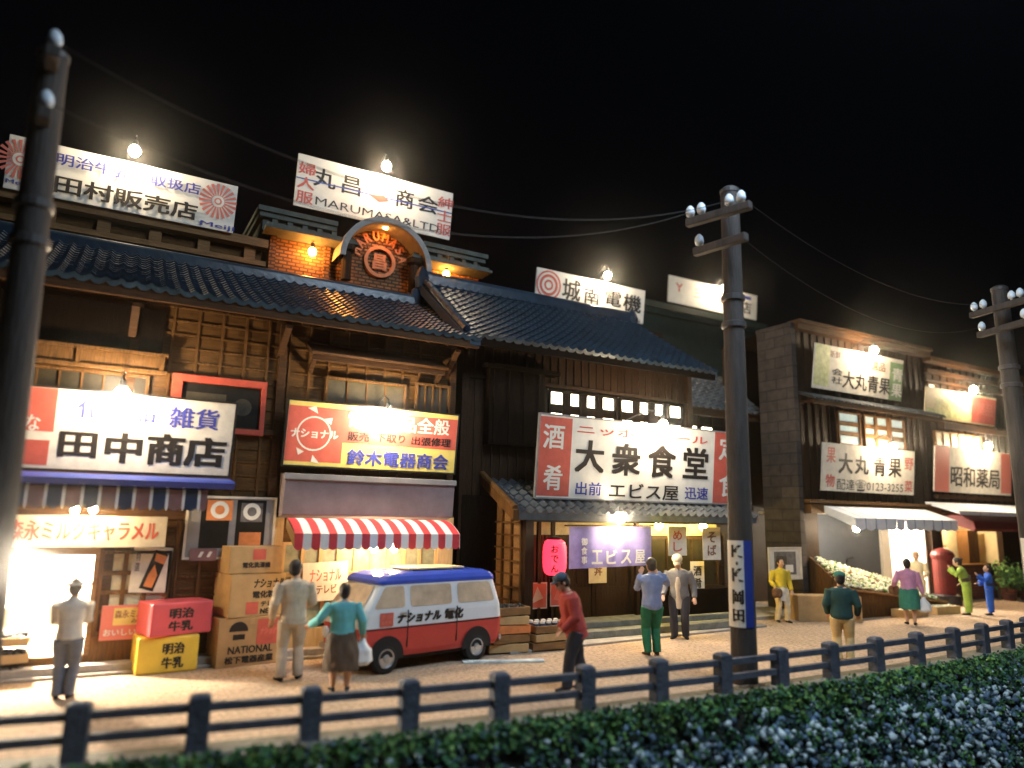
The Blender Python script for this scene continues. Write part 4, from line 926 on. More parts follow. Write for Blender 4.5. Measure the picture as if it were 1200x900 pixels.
for i in range(950):
    x = r3.uniform(18.3, 22.7); y = r3.uniform(13.05, 14.1); m.ball((x, y, zs(x,y)+.05+.05*r3.random()), r3.uniform(.035,.075), r3.uniform(.03,.06), r3.uniform(.03,.05), r3.choices((0,1,2), (5,2,1))[0], 6)
struct(m, 'vegetable_heap', ['veg', 'lime', 'leaf_mid'], 'stuff', smooth=True)
p = gnd(1003,733)
o = tray('low pale tray of greens on the ground before the vegetable stand', (20.6, 12.72, 0), 1.2, .5, .22, R(8), 'trays at the greengrocer', 'card_pale', 'veg')
o = tray('pale tray of vegetables at the low end of the stand', (22.3, 12.78, 0), 1.1, .5, .22, R(-4), 'trays at the greengrocer', 'card_pale', 'veg')
p = gnd(943,722); q = gnd(1012,738)
carton('cardboard_carton', 'long plain brown carton on the ground behind the man in the green jacket', 'carton', ((p.x+q.x)/2+.2, (p.y+q.y)/2+.35, 0), 1.75, .6, .66, R(-27), 'card', [], INK, .012)
# pillar box
p = at(1109,706,14.0)
o = thing('pillar_box', 'tall red cylindrical post box on a dark base by the chemist', 'post box', (p.x, 14.0, 0))
m = MB(); m.lathe([(.46,0),(.46,.3),(.38,.34)], 18); build(m, 'base', 'black_metal', o, world=False)
m = MB(); m.lathe([(.32,.34),(.32,1.45),(.35,1.5),(.37,1.6),(.31,1.72),(.18,1.8),(.05,1.84)], 20); m.box(-.2,.2,-.36,-.26,1.2,1.3); build(m, 'body', 'deep_red', o, world=False, smooth=False)
m = MB(); m.box(-.15,.15,-.37,-.355,1.23,1.26); build(m, 'slot', 'ink', o, world=False)
# potted shrubs at the chemist
for (px, py, s, l) in ((1182,690,1.0,'leafy potted shrub by the right pole base'), (1192,668,.8,'smaller potted shrub behind the leafy one')):
    p = at(px, py, 13.9); o = thing('potted_shrub', l, 'plant', (p.x, 13.9-.2*(s<1), 0), 0, 'potted shrubs at the chemist'); m = MB(); m.lathe([(.2*s,0),(.27*s,.4*s),(.29*s,.42*s)], 12); build(m, 'pot', 'brick_red', o, world=False)
    m = MB()
    for i in range(420):
        c = Vector((rnd.gauss(0,.26*s), rnd.gauss(0,.22*s), .85*s+rnd.gauss(0,.26*s))); a = rvec()*.07; b = a.cross(rvec()).normalized()*.035; m.quad(c-a-b*.2, c-b, c+a+b*.2, c+b, rnd.choice((0,1)))
    build(m, 'foliage', ['leaf_mid', 'leaf_dark'], o, world=False)
    m = MB(); m.tube([(0,0,.35*s),(.02,0,.8*s)], .03, 6); build(m, 'stem', 'wood', o, world=False)
# ================================================================ VAN
p1 = gnd(450,790); p2 = gnd(556,774); ctr = (p1+p2)/2; ang = math.atan2(p2.y-p1.y, p2.x-p1.x); wb = (p2-p1).length
hw = .66
off = Vector((math.sin(ang), -math.cos(ang), 0))*(hw-.02)
V = thing('delivery_van', 'small red and white delivery van with a blue roof parked by the electrical shop', 'van', ctr-off, ang)
ROWS = [(.25,-.90,.98,.62),(.34,-.945,1.02,.655),(.54,-.96,1.035,.68),(.70,-.955,1.035,.685),(.74,-.95,1.035,.685),(.94,-.925,1.025,.68),(1.02,-.90,1.015,.67),(1.42,-.705,.945,.60),(1.50,-.67,.93,.585)]
k_ = 1.54
def ring(z, xf, xr, w, rc=.14, n=5):
    pts = []; xf *= k_; xr *= k_
    for cx, cy, a0 in ((xr-rc, w-rc, 0), (xf+rc, w-rc, 90), (xf+rc, -w+rc, 180), (xr-rc, -w+rc, 270)):
        for i in range(n+1):
            a = R(a0+90*i/n); pts.append(Vector((cx+rc*math.cos(a), cy+rc*math.sin(a), z)))
    return pts
def shell(mb, rows, mi, cap=True):
    rs = [ring(*r) for r in rows]; n = len(rs[0]); vs = [p for r in rs for p in r]; fs = []; ms = []
    for i in range(len(rs)-1):
        for k in range(n): fs.append((i*n+k, i*n+(k+1)%n, (i+1)*n+(k+1)%n, (i+1)*n+k)); ms.append(mi[i])
    fs.append(tuple(range(n-1,-1,-1))); ms.append(mi[0]); fs.append(tuple(range((len(rs)-1)*n, len(rs)*n))); ms.append(mi[-1])
    mb.add(vs, fs, ms)
m = MB(); shell(m, ROWS, [1,1,1,1,0,0,0,0]); body = build(m, 'body', ['van_white', 'van_red'], V, world=False, bevel=.01)
m = MB(); shell(m, [(1.425,-.725,.955,.612),(1.49,-.715,.95,.607),(1.555,-.66,.92,.565),(1.595,-.56,.86,.47),(1.61,-.42,.76,.33)], [0]*4); build(m, 'roof', 'van_blue', V, world=False, smooth=False, bevel=.015)
def wall_y(z): return .67+(.60-.67)*(z-1.02)/.40
def side_pane(xa0, xa1, xb0, xb1, z0, z1, sgn):
    # window with rounded corners on the sloping side
    m = MB(); pts = []; rc = .06
    cs = [(xa1, z0), (xb1, z1), (xb0, z1), (xa0, z0)]
    for i, (x, z) in enumerate(cs):
        pv = Vector(cs[i-1]); nx = Vector(cs[(i+1)%4]); c = Vector((x, z))
        a = c+(pv-c).normalized()*rc; b = c+(nx-c).normalized()*rc
        for t in (0,.35,.65,1): q = a.lerp(c, t).lerp(c.lerp(b, t), t); pts.append(q)
    vs = [(q.x, sgn*(wall_y(q.y)+.007), q.y) for q in pts]; m.add(vs, [tuple(range(len(vs)))] if sgn > 0 else [tuple(range(len(vs)))[::-1]]); return m
for sg in (-1, 1):
    for (a0,a1,b0,b1) in ((-1.23,-.62,-1.0,-.62),(-.5,.38,-.5,.38),(.52,1.38,.52,1.28)):
        build(side_pane(a0,a1,b0,b1,1.05,1.395,sg), 'window', 'van_glass', V, world=False)
    m = MB()
    for x in (-.56, .49): m.box(x-.008, x+.008, sg*.672, sg*.691, .4, 1.0)
    m.box(-1.38, 1.48, sg*.684, sg*.69, .712, .732); build(m, 'door_seam', 'rubber', V, world=False)
    m = MB(); m.box(.28, .42, sg*.683, sg*.705, .93, .965); m.box(-.72, -.6, sg*.683, sg*.705, .93, .965); build(m, 'door_handle', 'chrome', V, world=False)
m = MB()   # windscreen on the sloping nose
xb, zb, xt, zt = -.895*k_-.006, 1.04, -.725*k_-.012, 1.40
m.quad((xb,-.55,zb),(xb,.55,zb),(xt,.47,zt),(xt,-.47,zt)); build(m, 'windscreen', 'van_glass', V, world=False)
for sg in (-1, 1):
    m = MB(); T = Matrix.Translation((-.958*k_-.004, sg*.46, .58)) @ Matrix.Rotation(R(-90), 4, 'Y'); m.lathe([(.1,0),(.1,.03),(.07,.045)], 14, 0, T); build(m, 'headlight', 'porcelain', V, world=False)
m = MB(); m.box(-.96*k_-.05, -.96*k_+.05, -.62, .62, .3, .4); build(m, 'bumper', 'chrome', V, world=False, bevel=.02)
m = MB(); m.box(1.02*k_, 1.06*k_, -.6, .6, .3, .4); build(m, 'bumper', 'chrome', V, world=False, bevel=.02)
for sg in (-1, 1):
    for x in (-wb/2, wb/2):
        m = MB(); disc(m, x, .275, .0, .335, sg*.691, 0, None, 24, -8, 188); build(m, 'wheel_arch', 'rubber', V, world=False)
        m = MB(); T = Matrix.Translation((x, sg*.60, .25)) @ Matrix.Scale(.91, 4) @ Matrix.Rotation(R(90*sg*-1), 4, 'X')
        m.lathe([(.2,-.1),(.265,-.08),(.275,0),(.265,.09),(.18,.11),(.17,.08)], 24, 0, T); w = build(m, 'wheel', 'rubber', V, world=False, bevel=.01)
        m = MB(); m.lathe([(.175,.085),(.165,.112),(.13,.095),(.07,.10),(.05,.13),(.02,.135)], 20, 0, T); build(m, 'rim', 'chrome', w, world=False)
m = MB(); m.box(-1.35, 1.3, -.55, .55, .18, .3); build(m, 'chassis', 'rubber', V, world=False)
m = MB()
for sg in (-1,):
    y = -.694; rect(m, -1.12, .76, -.86, .98, y, 1); write(m, 'ナシ', -1.09, .89, -.89, .96, y-.001, 2); write(m, 'ョナル', -1.09, .79, -.89, .86, y-.001, 2)
    write(m, 'ナショナル', -.8, .785, .12, .965, y, 0, None, .06, .2); write(m, '電化', .2, .78, .62, .98, y, 0, None, .06, .1)
    write(m, '※', -1.4, .96, -1.3, 1.0, y, 0) if False else None
build(m, 'lettering', ['ink', 'paint_red', 'ink_pink'], V, world=False)
m = MB(); m.box(-.35, .9, -.32, .32, 1.635, 1.66); m.box(-.3,-.25,-.3,.3,1.60,1.635); m.box(.6,.65,-.3,.3,1.60,1.635); build(m, 'roof_board', 'paint_cream', V, world=False)
# ================================================================ PEOPLE
def voxel(mb, size, name, m_, parent, amp=0.0, seed=0, sm=2):
    me = mb.mesh('tmp', [m_]); o = bpy.data.objects.new('tmp', me); col.objects.link(o)
    r = o.modifiers.new('r', 'REMESH'); r.mode = 'VOXEL'; r.voxel_size = size
    if sm: s_ = o.modifiers.new('s', 'SMOOTH'); s_.iterations = sm; s_.factor = .5
    out = bpy.data.meshes.new_from_object(o.evaluated_get(bpy.context.evaluated_depsgraph_get())); out.name = name
    bpy.data.objects.remove(o); bpy.data.meshes.remove(me)
    if amp:
        out.update(); sv = Vector((seed*3.1, seed*1.7, seed))
        co = [v.co + v.normal*amp*noise.noise(Vector((v.co.x*11, v.co.y*11, v.co.z*6))+sv) for v in out.vertices]
        for v, c in zip(out.vertices, co): v.co = c
    out.materials.clear(); out.materials.append(MT[m_])
    return link(out, name, parent, smooth=True)
PN = [0]
def person(label, feet, head, rz, look, pose, X=None, hh=None):
    """figure whose feet stand at pixel `feet` on the ground and whose crown reaches pixel row `head`; faces local -Y"""
    g = gnd(*feet); H = at(feet[0], head, g.y).z if hh is None else hh
    if X: g = Vector(X)
    PN[0] += 1; sd = PN[0]
    H = min(max(H, 1.4), 1.84); H /= max(.86, math.cos(R(pose.get('lean',0)))*.5+.5)
    o = thing('person', label, 'person', g, R(rz)); st = look.get('stout', 1.0)*1.1
    hipz = .515*H; lean = R(pose.get('lean', 0)); cl, sl = math.cos(lean), math.sin(lean)
    def up(x, y, z):
        y2, z2 = y, z-hipz; return Vector((x, y2*cl - z2*sl, hipz + z2*cl + y2*sl))
    def updir(v): return Vector((v[0], v[1]*cl-v[2]*sl, v[2]*cl+v[1]*sl))
    X_ = Vector((1,0,0)); Y_ = Vector((0,1,0)); Z_ = Vector((0,0,1))
    sh = [up(s*.108*H*min(st,1.1), .005*H, .80*H) for s in (1,-1)]; hip = [Vector((s*.055*H*st, 0, .5*H)) for s in (1,-1)]
    ank = [Vector((pose.get(k, d)[0]*H, pose.get(k, d)[1]*H, .042*H)) for k, d in (('fa',(.06,0)),('fb',(-.06,0)))]
    def ik(a, b, l1, l2, pole):
        d = b-a; L = min(d.length, (l1+l2)*.999); dn = d.normalized(); x = (l1*l1-l2*l2+L*L)/(2*L); h = math.sqrt(max(0, l1*l1-x*x))
        pp = (pole-dn*pole.dot(dn)).normalized(); return a+dn*x+pp*h, a+dn*L
    kn = []
    for i in (0,1):
        k, e = ik(hip[i], ank[i], .235*H, .235*H, Vector((0,-1,0))); kn.append(k); ank[i] = e
    el = []; wr = []
    for i, (k, d) in enumerate((('ha',(.17,-.04,.47)),('hb',(-.17,-.04,.47)))):
        t = pose.get(k, d); tgt = Vector((t[0]*H, t[1]*H, t[2]*H)); s = 1 if i == 0 else -1
        e, w = ik(sh[i], tgt, .17*H, .155*H, Vector((s*.45, .8, -.7)) if k not in pose.get('pole', {}) else Vector(pose['pole'][k])); el.append(e); wr.append(w)
    def limb(mb, pts, rad, flat=1.0):
        rings = []
        for i, p in enumerate(pts):
            d = (pts[min(i+1,len(pts)-1)]-pts[max(i-1,0)]).normalized(); a = d.cross(Y_ if abs(d.y) < .9 else X_).normalized(); b = d.cross(a)
            rings.append((p, a*rad[i], b*rad[i]*flat))
        mb.loft(rings, 12)
    def seg(a, b, n): return [a.lerp(b, i/n) for i in range(n+1)]
    B = MB()
    T = [(.47,.075,.06),(.52,.088,.066),(.58,.080,.060),(.64,.078,.058),(.70,.092,.062),(.76,.102,.06),(.80,.10,.052),(.825,.07,.042),(.845,.036,.034)]
    def torso(mb, ex, z0=.0, z1=1.0, k=1.0, bell=0):
        rr = []
        zz = sorted(set([max(z0, .47), min(z1, .845)]+[t[0] for t in T if z0 <= t[0] <= z1]))
        for z in zz:
            for t0, t1 in zip(T, T[1:]):
                if t0[0] <= z <= t1[0]: f = (z-t0[0])/(t1[0]-t0[0]); a, b = t0[1]+(t1[1]-t0[1])*f, t0[2]+(t1[2]-t0[2])*f
            if True:
                bl = bell*max(0, (.58-z)/.12)
                bel = (st-1)*.6*math.exp(-((z-.58)/.09)**2)
                rr.append((up(0, -bel*.03*H, z*H), X_*((a*st*k+ex+bl)*H), updir((0, (b*(st+bel)*k+ex+bl)*H, 0))))
        mb.loft(rr, 20)
    torso(B, -.004)
    hp, hy = R(pose.get('hp', 0)), R(pose.get('hy', 0))
    nb = up(0, 0, .84*H); hc = up(0, -.012*H, .925*H)+Vector((math.sin(hy)*.0, -math.sin(hp)*.05*H, 0))
    HM = Matrix.Translation(hc) @ Matrix.Rotation(hy, 4, 'Z') @ Matrix.Rotation(lean*.6+hp, 4, 'X')
    limb(B, [nb, nb.lerp(hc, .5), hc], [.036*H, .034*H, .036*H])
    S = MB(); q = H*1.07
    # head: skull, face, jaw, nose, brow, lips, ears
    S.ball((0,.008*q,.018*q), .047*q, .058*q, .056*q, 0, 16); S.ball((0,-.012*q,-.012*q), .040*q, .044*q, .058*q, 0, 16); S.ball((0,-.026*q,-.046*q), .024*q, .022*q, .022*q, 0, 12)
    S.ball((0,-.058*q,-.010*q), .0085*q, .012*q, .016*q, 0, 8); S.ball((0,-.050*q,.016*q), .032*q, .010*q, .007*q, 0, 10); S.ball((0,-.050*q,-.036*q), .015*q, .008*q, .006*q, 0, 8)
    for s in (1,-1): S.ball((s*.047*q,.006*q,-.004*q), .007*q, .013*q, .019*q, 0, 8); S.ball((s*.022*q,-.044*q,-.016*q), .014*q, .012*q, .014*q, 0, 8)
    B.add(S.v, S.f, 0, HM)
    for i in (0,1):
        s = 1 if i == 0 else -1
        limb(B, seg(sh[i], el[i], 3)+seg(el[i], wr[i], 3)[1:], [r*H*(.5+.5*st) for r in (.034,.031,.027,.025,.025,.021,.0165)])
        if not look.get('kimono'): limb(B, seg(hip[i], kn[i], 3)+seg(kn[i], ank[i], 3)[1:], [r*H*(.5+.5*st) for r in (.052,.048,.040,.033,.034,.028,.02)])
        # foot
        yaw = pose.get('toe', .25)*s; fd = Vector((math.sin(yaw), -math.cos(yaw), 0))
        # hand
        d = (wr[i]-el[i]).normalized(); side = d.cross(Vector((0,-1,0)) if abs(d.y) < .8 else Z_).normalized(); nrm = d.cross(side)
        pc = wr[i]+d*.026*H; hs = H
        B.loft([(wr[i]-d*.008*hs, side*.014*hs, nrm*.012*hs), (wr[i]+d*.012*hs, side*.02*hs, nrm*.010*hs), (wr[i]+d*.034*hs, side*.0245*hs, nrm*.009*hs), (wr[i]+d*.05*hs, side*.023*hs, nrm*.008*hs)], 12)
        for f in range(4):
            b0 = wr[i]+d*.046*hs+side*(.0178-.0119*f)*hs; ln = (.036,.042,.040,.031)[f]*hs
            c1 = b0+d*ln*.45+side*(.0012-.0008*f)*hs; c2 = c1+d*ln*.33+nrm*ln*.12*(1+.3*f); c3 = c2+d*ln*.22+nrm*ln*.18
            B.tube([b0, c1, c2, c3], [.0066*hs, .0062*hs, .0056*hs, .004*hs], 8)
        t0 = wr[i]+d*.016*hs+side*.016*hs; t1 = t0+side*.016*hs+d*.014*hs+nrm*.004*hs; t2 = t1+d*.02*hs+side*.003*hs+nrm*.006*hs
        B.tube([t0, t1, t2], [.0082*hs, .0074*hs, .005*hs], 8)
    body = voxel(B, .0085*H/1.65, 'body', 'skin', o, 0, sd, 1)
    # eyes and brows
    m = MB()
    for s in (1,-1): m.ball((s*.0185*q,-.0535*q,.003*q), .0065*q, .004*q, .0042*q, 0, 8, HM); m.box(s*.0185*q-.009*q, s*.0185*q+.009*q, -.0605*q, -.056*q, .0135*q, .0165*q, 0, HM)
    m.box(-.011*q, .011*q, -.0575*q, -.054*q, -.0375*q, -.0355*q, 0, HM); build(m, 'face_features', 'hair', o, world=False)
    # hair or cap
    hs = look.get('hair', 'short')
    m = MB(); S = MB(); S.ball((0,.012*q,.022*q), .0525*q, .064*q, .0585*q, 0, 20)
    if hs in ('short','bob','bun'): S.ball((0,.026*q,-.006*q), .050*q, .048*q, (.05 if hs == 'short' else .062)*q, 0, 16)
    if hs == 'bun': S.ball((0,.075*q,.03*q), .028*q, .028*q, .028*q, 0, 12)
    for v in S.v:
        if v.y < -.024*q and v.z < .045*q: v.y = -.020*q+.0*v.y; v.x *= .9
    m.add(S.v, S.f, 0, HM); voxel(m, .008, 'hair', look.get('hairm', 'hair'), o, .006, sd, 1)
    if look.get('cap'):
        m = MB(); S = MB(); S.lathe([(.056*q,.03*q),(.06*q,.045*q),(.056*q,.07*q),(.03*q,.086*q),(.005*q,.09*q)], 18)
        S.add([(-.045*q,-.045*q,.034*q),(.045*q,-.045*q,.034*q),(.03*q,-.092*q,.03*q),(-.03*q,-.092*q,.03*q),(-.045*q,-.045*q,.042*q),(.045*q,-.045*q,.042*q),(.03*q,-.092*q,.036*q),(-.03*q,-.092*q,.036*q)], [(3,2,1,0),(4,5,6,7),(0,1,5,4),(1,2,6,5),(2,3,7,6),(3,0,4,7)])
        for v in S.v: v.y += .008*q
        m.add(S.v, S.f, 0, HM); build(m, 'cap', look['cap'], o, world=False, smooth=True)
    if look.get('band'):
        m = MB(); S = MB(); S.lathe([(.056*q,.026*q),(.062*q,.03*q),(.062*q,.045*q),(.056*q,.049*q)], 18); S.ball((0,.0,.078*q), .02*q, .02*q, .018*q, 0, 8)
        for v in S.v: v.y = v.y*1.12+.01*q
        m.add(S.v, S.f, 0, HM); build(m, 'headband', look['band'], o, world=False, smooth=True)
    # top
    m = MB(); jk = look.get('jacket', 0); zlo = look.get('hem', .52 if not jk else .46)
    if zlo < .47:
        m.loft([(up(0,0,zlo*H), X_*((.094*st+.014)*H), updir((0,(.072*st+.014)*H,0))), (up(0,0,.5*H), X_*((.09*st+.012)*H), updir((0,(.068*st+.012)*H,0))), (up(0,0,.56*H), X_*((.084*st+.01)*H), updir((0,(.06*st+.01)*H,0)))], 20)
    torso(m, .009+.009*jk, max(zlo, .47), .83, 1, .0 if jk else .004)
    if look.get('collar', 1): limb(m, [up(0,0,.825*H), up(0,.002*H,.852*H)], [.046*H, .042*H])
    for i in (0,1):
        slv = look.get('sleeve', 1.0); n_arm = seg(sh[i], el[i], 3)+(seg(el[i], el[i].lerp(wr[i], slv), 3)[1:] if slv > .3 else [])
        w = look.get('wide', 0); rad = [(.034+.011+.004*jk)*H, (.031+.011+.004*jk)*H, (.029+.01+.004*jk)*H, (.027+.011+.004*jk)*H, (.026+.01+w*.3)*H, (.024+.009+w*.6)*H, (.02+.009+w)*H][:len(n_arm)]
        limb(m, n_arm, [r*(.5+.5*st) for r in rad])
    voxel(m, .012, look.get('topname', 'shirt'), look['top'], o, .011, sd, 2)
    if look.get('front'):     # open coat showing a paler inside
        m = MB(); rr = []
        for z, wd in ((zlo+.015, .05), (.47, .045), (.58, .04), (.68, .042), (.76, .034)):
            cb = (.074*st+.020) if z < .46 else ((.066*st+.023) if z < .7 else .061*st+.019)
            rr.append((up(0, -(cb-.03)*H, z*H), X_*wd*H, updir((0, .034*H, 0))))
        m.loft(rr, 14)
        voxel(m, .012, 'waistcoat', look['front'], o, .006, sd+3, 1)
    # bottom
    if look.get('kimono'):
        m = MB(); f = (ank[0]+ank[1])/2
        rr = []
        for t, a, b in ((0,.092,.070),(.25,.094,.075),(.5,.084,.07),(.75,.074,.062),(1,.072,.056)):
            c = Vector((0,0,.53*H)).lerp(Vector((f.x, f.y, .05*H)), t); rr.append((c, X_*a*H, Y_*b*H))
        m.loft(rr, 18); voxel(m, .012, 'kimono_skirt', look['top'], o, .014, sd, 2)
        m = MB(); m.loft([(up(0,0,.575*H), X_*.099*H, updir((0,.078*H,0))), (up(0,0,.65*H), X_*.097*H, updir((0,.076*H,0)))], 20)
        c = up(0, .085*H, .635*H); m.ball(c, .055*H, .03*H, .05*H, 0, 12)
        voxel(m, .012, 'obi', look['obi'], o, .006, sd, 1)
    elif look.get('skirt'):
        hz = look['skirt']; m = MB(); f = (ank[0]+ank[1])/2; fl = look.get('flare', .115)
        m.loft([(Vector((0,0,.555*H)), X_*(.084*st+.01)*H, Y_*(.064*st+.01)*H), (Vector((0,0,.5*H)), X_*(.096*st+.012)*H, Y_*(.076*st+.012)*H), (Vector((f.x*.4,f.y*.4,(hz+.5)/2*H)), X_*(fl*.97*st)*H, Y_*(fl*.82*st)*H), (Vector((f.x*.8,f.y*.8,hz*H)), X_*fl*st*H, Y_*fl*.85*st*H)], 22)
        voxel(m, .012, 'skirt', look['bottom'], o, .02, sd, 2)
    if look.get('trousers', not look.get('kimono') and not look.get('skirt')):
        m = MB(); ex = .012
        if not look.get('skirt'): torso(m, .008, .47, .50 if jk else .55)
        m.ball((0,0,(.475 if jk else .5)*H), (.086*st+.004)*H, (.064*st+.004)*H, .045*H, 0, 16)
        for i in (0,1):
            e = ank[i]+Vector((0,0,-.012*H)); limb(m, seg(hip[i], kn[i], 3)+seg(kn[i], e, 3)[1:], [r*H*(.45+.55*st) for r in (.062,.06,.053,.046,.045,.042,.041)], 1.08)
        voxel(m, .012, 'trousers', look.get('legs', look.get('bottom')), o, .011, sd, 2)
    for i in (0,1):
        m = MB(); s = 1 if i == 0 else -1; yaw = pose.get('toe', .22)*s; T_ = Matrix.Translation((ank[i].x, ank[i].y, 0)) @ Matrix.Rotation(yaw, 4, 'Z')
        S = MB(); S.loft([(Vector((0,.03*H,.016*H)), X_*.016*H, Z_*.013*H), (Vector((0,.015*H,.022*H)), X_*.022*H, Z_*.022*H), (Vector((0,-.02*H,.022*H)), X_*.024*H, Z_*.021*H), (Vector((0,-.065*H,.016*H)), X_*.028*H, Z_*.015*H), (Vector((0,-.10*H,.012*H)), X_*.02*H, Z_*.011*H), (Vector((0,-.112*H,.010*H)), X_*.008*H, Z_*.008*H)], 12)
        m.add(S.v, S.f, 0, T_)
        voxel(m, .009, 'shoe', look.get('shoes', 'rubber'), o, 0, 0, 1)
    for kind, hand, mt in look.get('carry', ()): 
        w = wr[0 if hand == 'a' else 1]; d = (w-el[0 if hand == 'a' else 1]).normalized(); c = w+d*.05*H
        bag = thing('shopping_bag' if mt != 'basket' else 'handbag', kind, 'bag', g, R(rz)); m = MB()
        if mt == 'basket': m.loft([(c+Vector((0,0,-.21)), X_*.10, Y_*.08), (c+Vector((0,0,-.15)), X_*.14, Y_*.11), (c+Vector((0,0,-.03)), X_*.13, Y_*.10), (c+Vector((0,0,.02)), X_*.1, Y_*.07)], 16)
        else: m.loft([(c+Vector((0,0,-.40)), X_*.1, Y_*.08), (c+Vector((.0,0,-.34)), X_*.17, Y_*.12), (c+Vector((0,0,-.18)), X_*.15, Y_*.1), (c+Vector((0,0,-.05)), X_*.05, Y_*.04), (c, X_*.03, Y_*.03)], 16)
        voxel(m, .012, 'bag_body', mt, bag, .02, sd, 2)
        m = MB(); m.tube([c+Vector((-.05,0,-.06)), c+Vector((-.03,0,.03)), c+Vector((.03,0,.03)), c+Vector((.05,0,-.06))], .008, 6); build(m, 'bag_handle', mt, bag, world=False)
    return o
person('person in a white shirt and slate trousers facing the bright shop doorway', (72,819), 688, 172, dict(top='c_white', bottom='c_slate', hair='short', hairm='c_brown', sleeve=.35, hem=.5, band='c_white'),
       dict(ha=(.02,-.16,.66), hb=(-.02,-.17,.68), pole={'ha':(.5,.2,-.8),'hb':(-.5,.2,-.8)}, fa=(.045,0), fb=(-.05,.02)), hh=1.6)
person('tall person in a beige suit seen from behind beside the cartons', (338,797), 652, 172, dict(top='c_beige', bottom='c_beige', jacket=1, hem=.465, topname='jacket'),
       dict(ha=(.17,-.06,.50), hb=(-.13,-.18,.60), fa=(.075,.03), fb=(-.075,-.02), toe=.35, hy=-30))
person('stout person in a teal blouse and dark brown skirt reaching an arm out', (397,810), 684, 168, dict(top='c_teal', bottom='c_brown', skirt=.2, flare=.125, hair='bob', stout=1.25, hem=.53, shoes='rubber', carry=[('pale plastic bag held by the person in the teal blouse', 'b', 'bag')]),
       dict(ha=(.30,-.10,.60), hb=(-.20,-.02,.52), fa=(.06,.0), fb=(-.07,.02)))
person('person in a long red jacket and dark trousers walking left with bent head', (674,808), 673, -108, dict(top='c_red', bottom='c_charcoal', jacket=1, hem=.44, topname='jacket', cap='c_capblue', stout=1.12),
       dict(lean=14, hp=22, ha=(.14,-.16,.52), hb=(-.15,-.1,.5), fa=(.05,-.09), fb=(-.05,.11), toe=.1))
person('person in a lilac blue shirt and green trousers with hands raised to the face', (765,768), 654, 160, dict(top='c_lilac', bottom='c_green', hem=.47, jacket=1, shoes='c_brown'),
       dict(ha=(.07,-.15,.82), hb=(-.12,-.14,.84), fa=(.05,0), fb=(-.05,0)))
person('person in an open grey coat over beige bowing beside the eatery step', (797,748), 651, -50, dict(top='c_grey', bottom='c_charcoal', jacket=1, hem=.36, topname='coat', front='c_beige', cap='c_cream', stout=1.1),
       dict(lean=10, hp=30, ha=(.19,-.05,.5), hb=(-.17,-.16,.52), fa=(.07,.02), fb=(-.06,-.03), toe=.3))
person('person in a yellow top and white apron walking by the rough brick wall', (917,729), 654, -22, dict(top='c_yellow', bottom='c_white', skirt=.33, flare=.1, legs='c_cream', trousers=True, hair='bob', carry=[('brown basket bag on the arm of the person in yellow', 'b', 'basket')]),
       dict(ha=(.14,-.08,.5), hb=(-.16,-.12,.55), fa=(.07,-.03), fb=(-.06,.04), hy=15))
person('person in a dark green jacket and tan trousers watching the greengrocer', (990,776), 671, 128, dict(top='c_forest', bottom='c_tan', jacket=1, hem=.48, topname='jacket', cap='c_moss', stout=1.12, shoes='c_brown'),
       dict(ha=(.15,-.1,.53), hb=(-.17,-.08,.53), fa=(.06,0), fb=(-.065,.02)))
person('person in a pink blouse and green skirt carrying bags past the vegetable stand', (1068,732), 655, 128, dict(top='c_pink', bottom='c_moss', skirt=.24, flare=.115, hair='bob', stout=1.18, shoes='rubber', carry=[('white plastic bag held by the person in the pink blouse', 'b', 'bag'), ('brown round bag on the arm of the person in the pink blouse', 'a', 'basket')]),
       dict(ha=(.19,-.12,.58), hb=(-.19,0,.48), fa=(.05,0), fb=(-.05,.03)))
person('person in a lime green kimono leaning over by the red post box', (1136,721), 655, 205, dict(top='c_lime', kimono=1, obi='c_brown', hair='bun', wide=.03),
       dict(lean=14, hp=12, ha=(.16,-.22,.80), hb=(-.16,-.1,.55), fa=(.03,0), fb=(-.03,0)), hh=1.62)
person('small person in a cobalt blue kimono lifting an arm at the chemist', (1162,721), 662, -140, dict(top='c_cobalt', kimono=1, obi='navy', hair='bun', wide=.03),
       dict(hp=-10, ha=(.12,-.2,.78), hb=(-.13,-.14,.62), fa=(.03,0), fb=(-.03,0)))
g = at(1077,700,13.6)
person('person in pale cream clothes standing by the bright greengrocer doorway', (1077,700), 630, -55, dict(top='c_cream', bottom='c_cream', hair='short', hairm='c_tan'), dict(ha=(.12,-.16,.6), hb=(-.12,-.16,.6)), X=(g.x, 13.6, 0), hh=1.75)
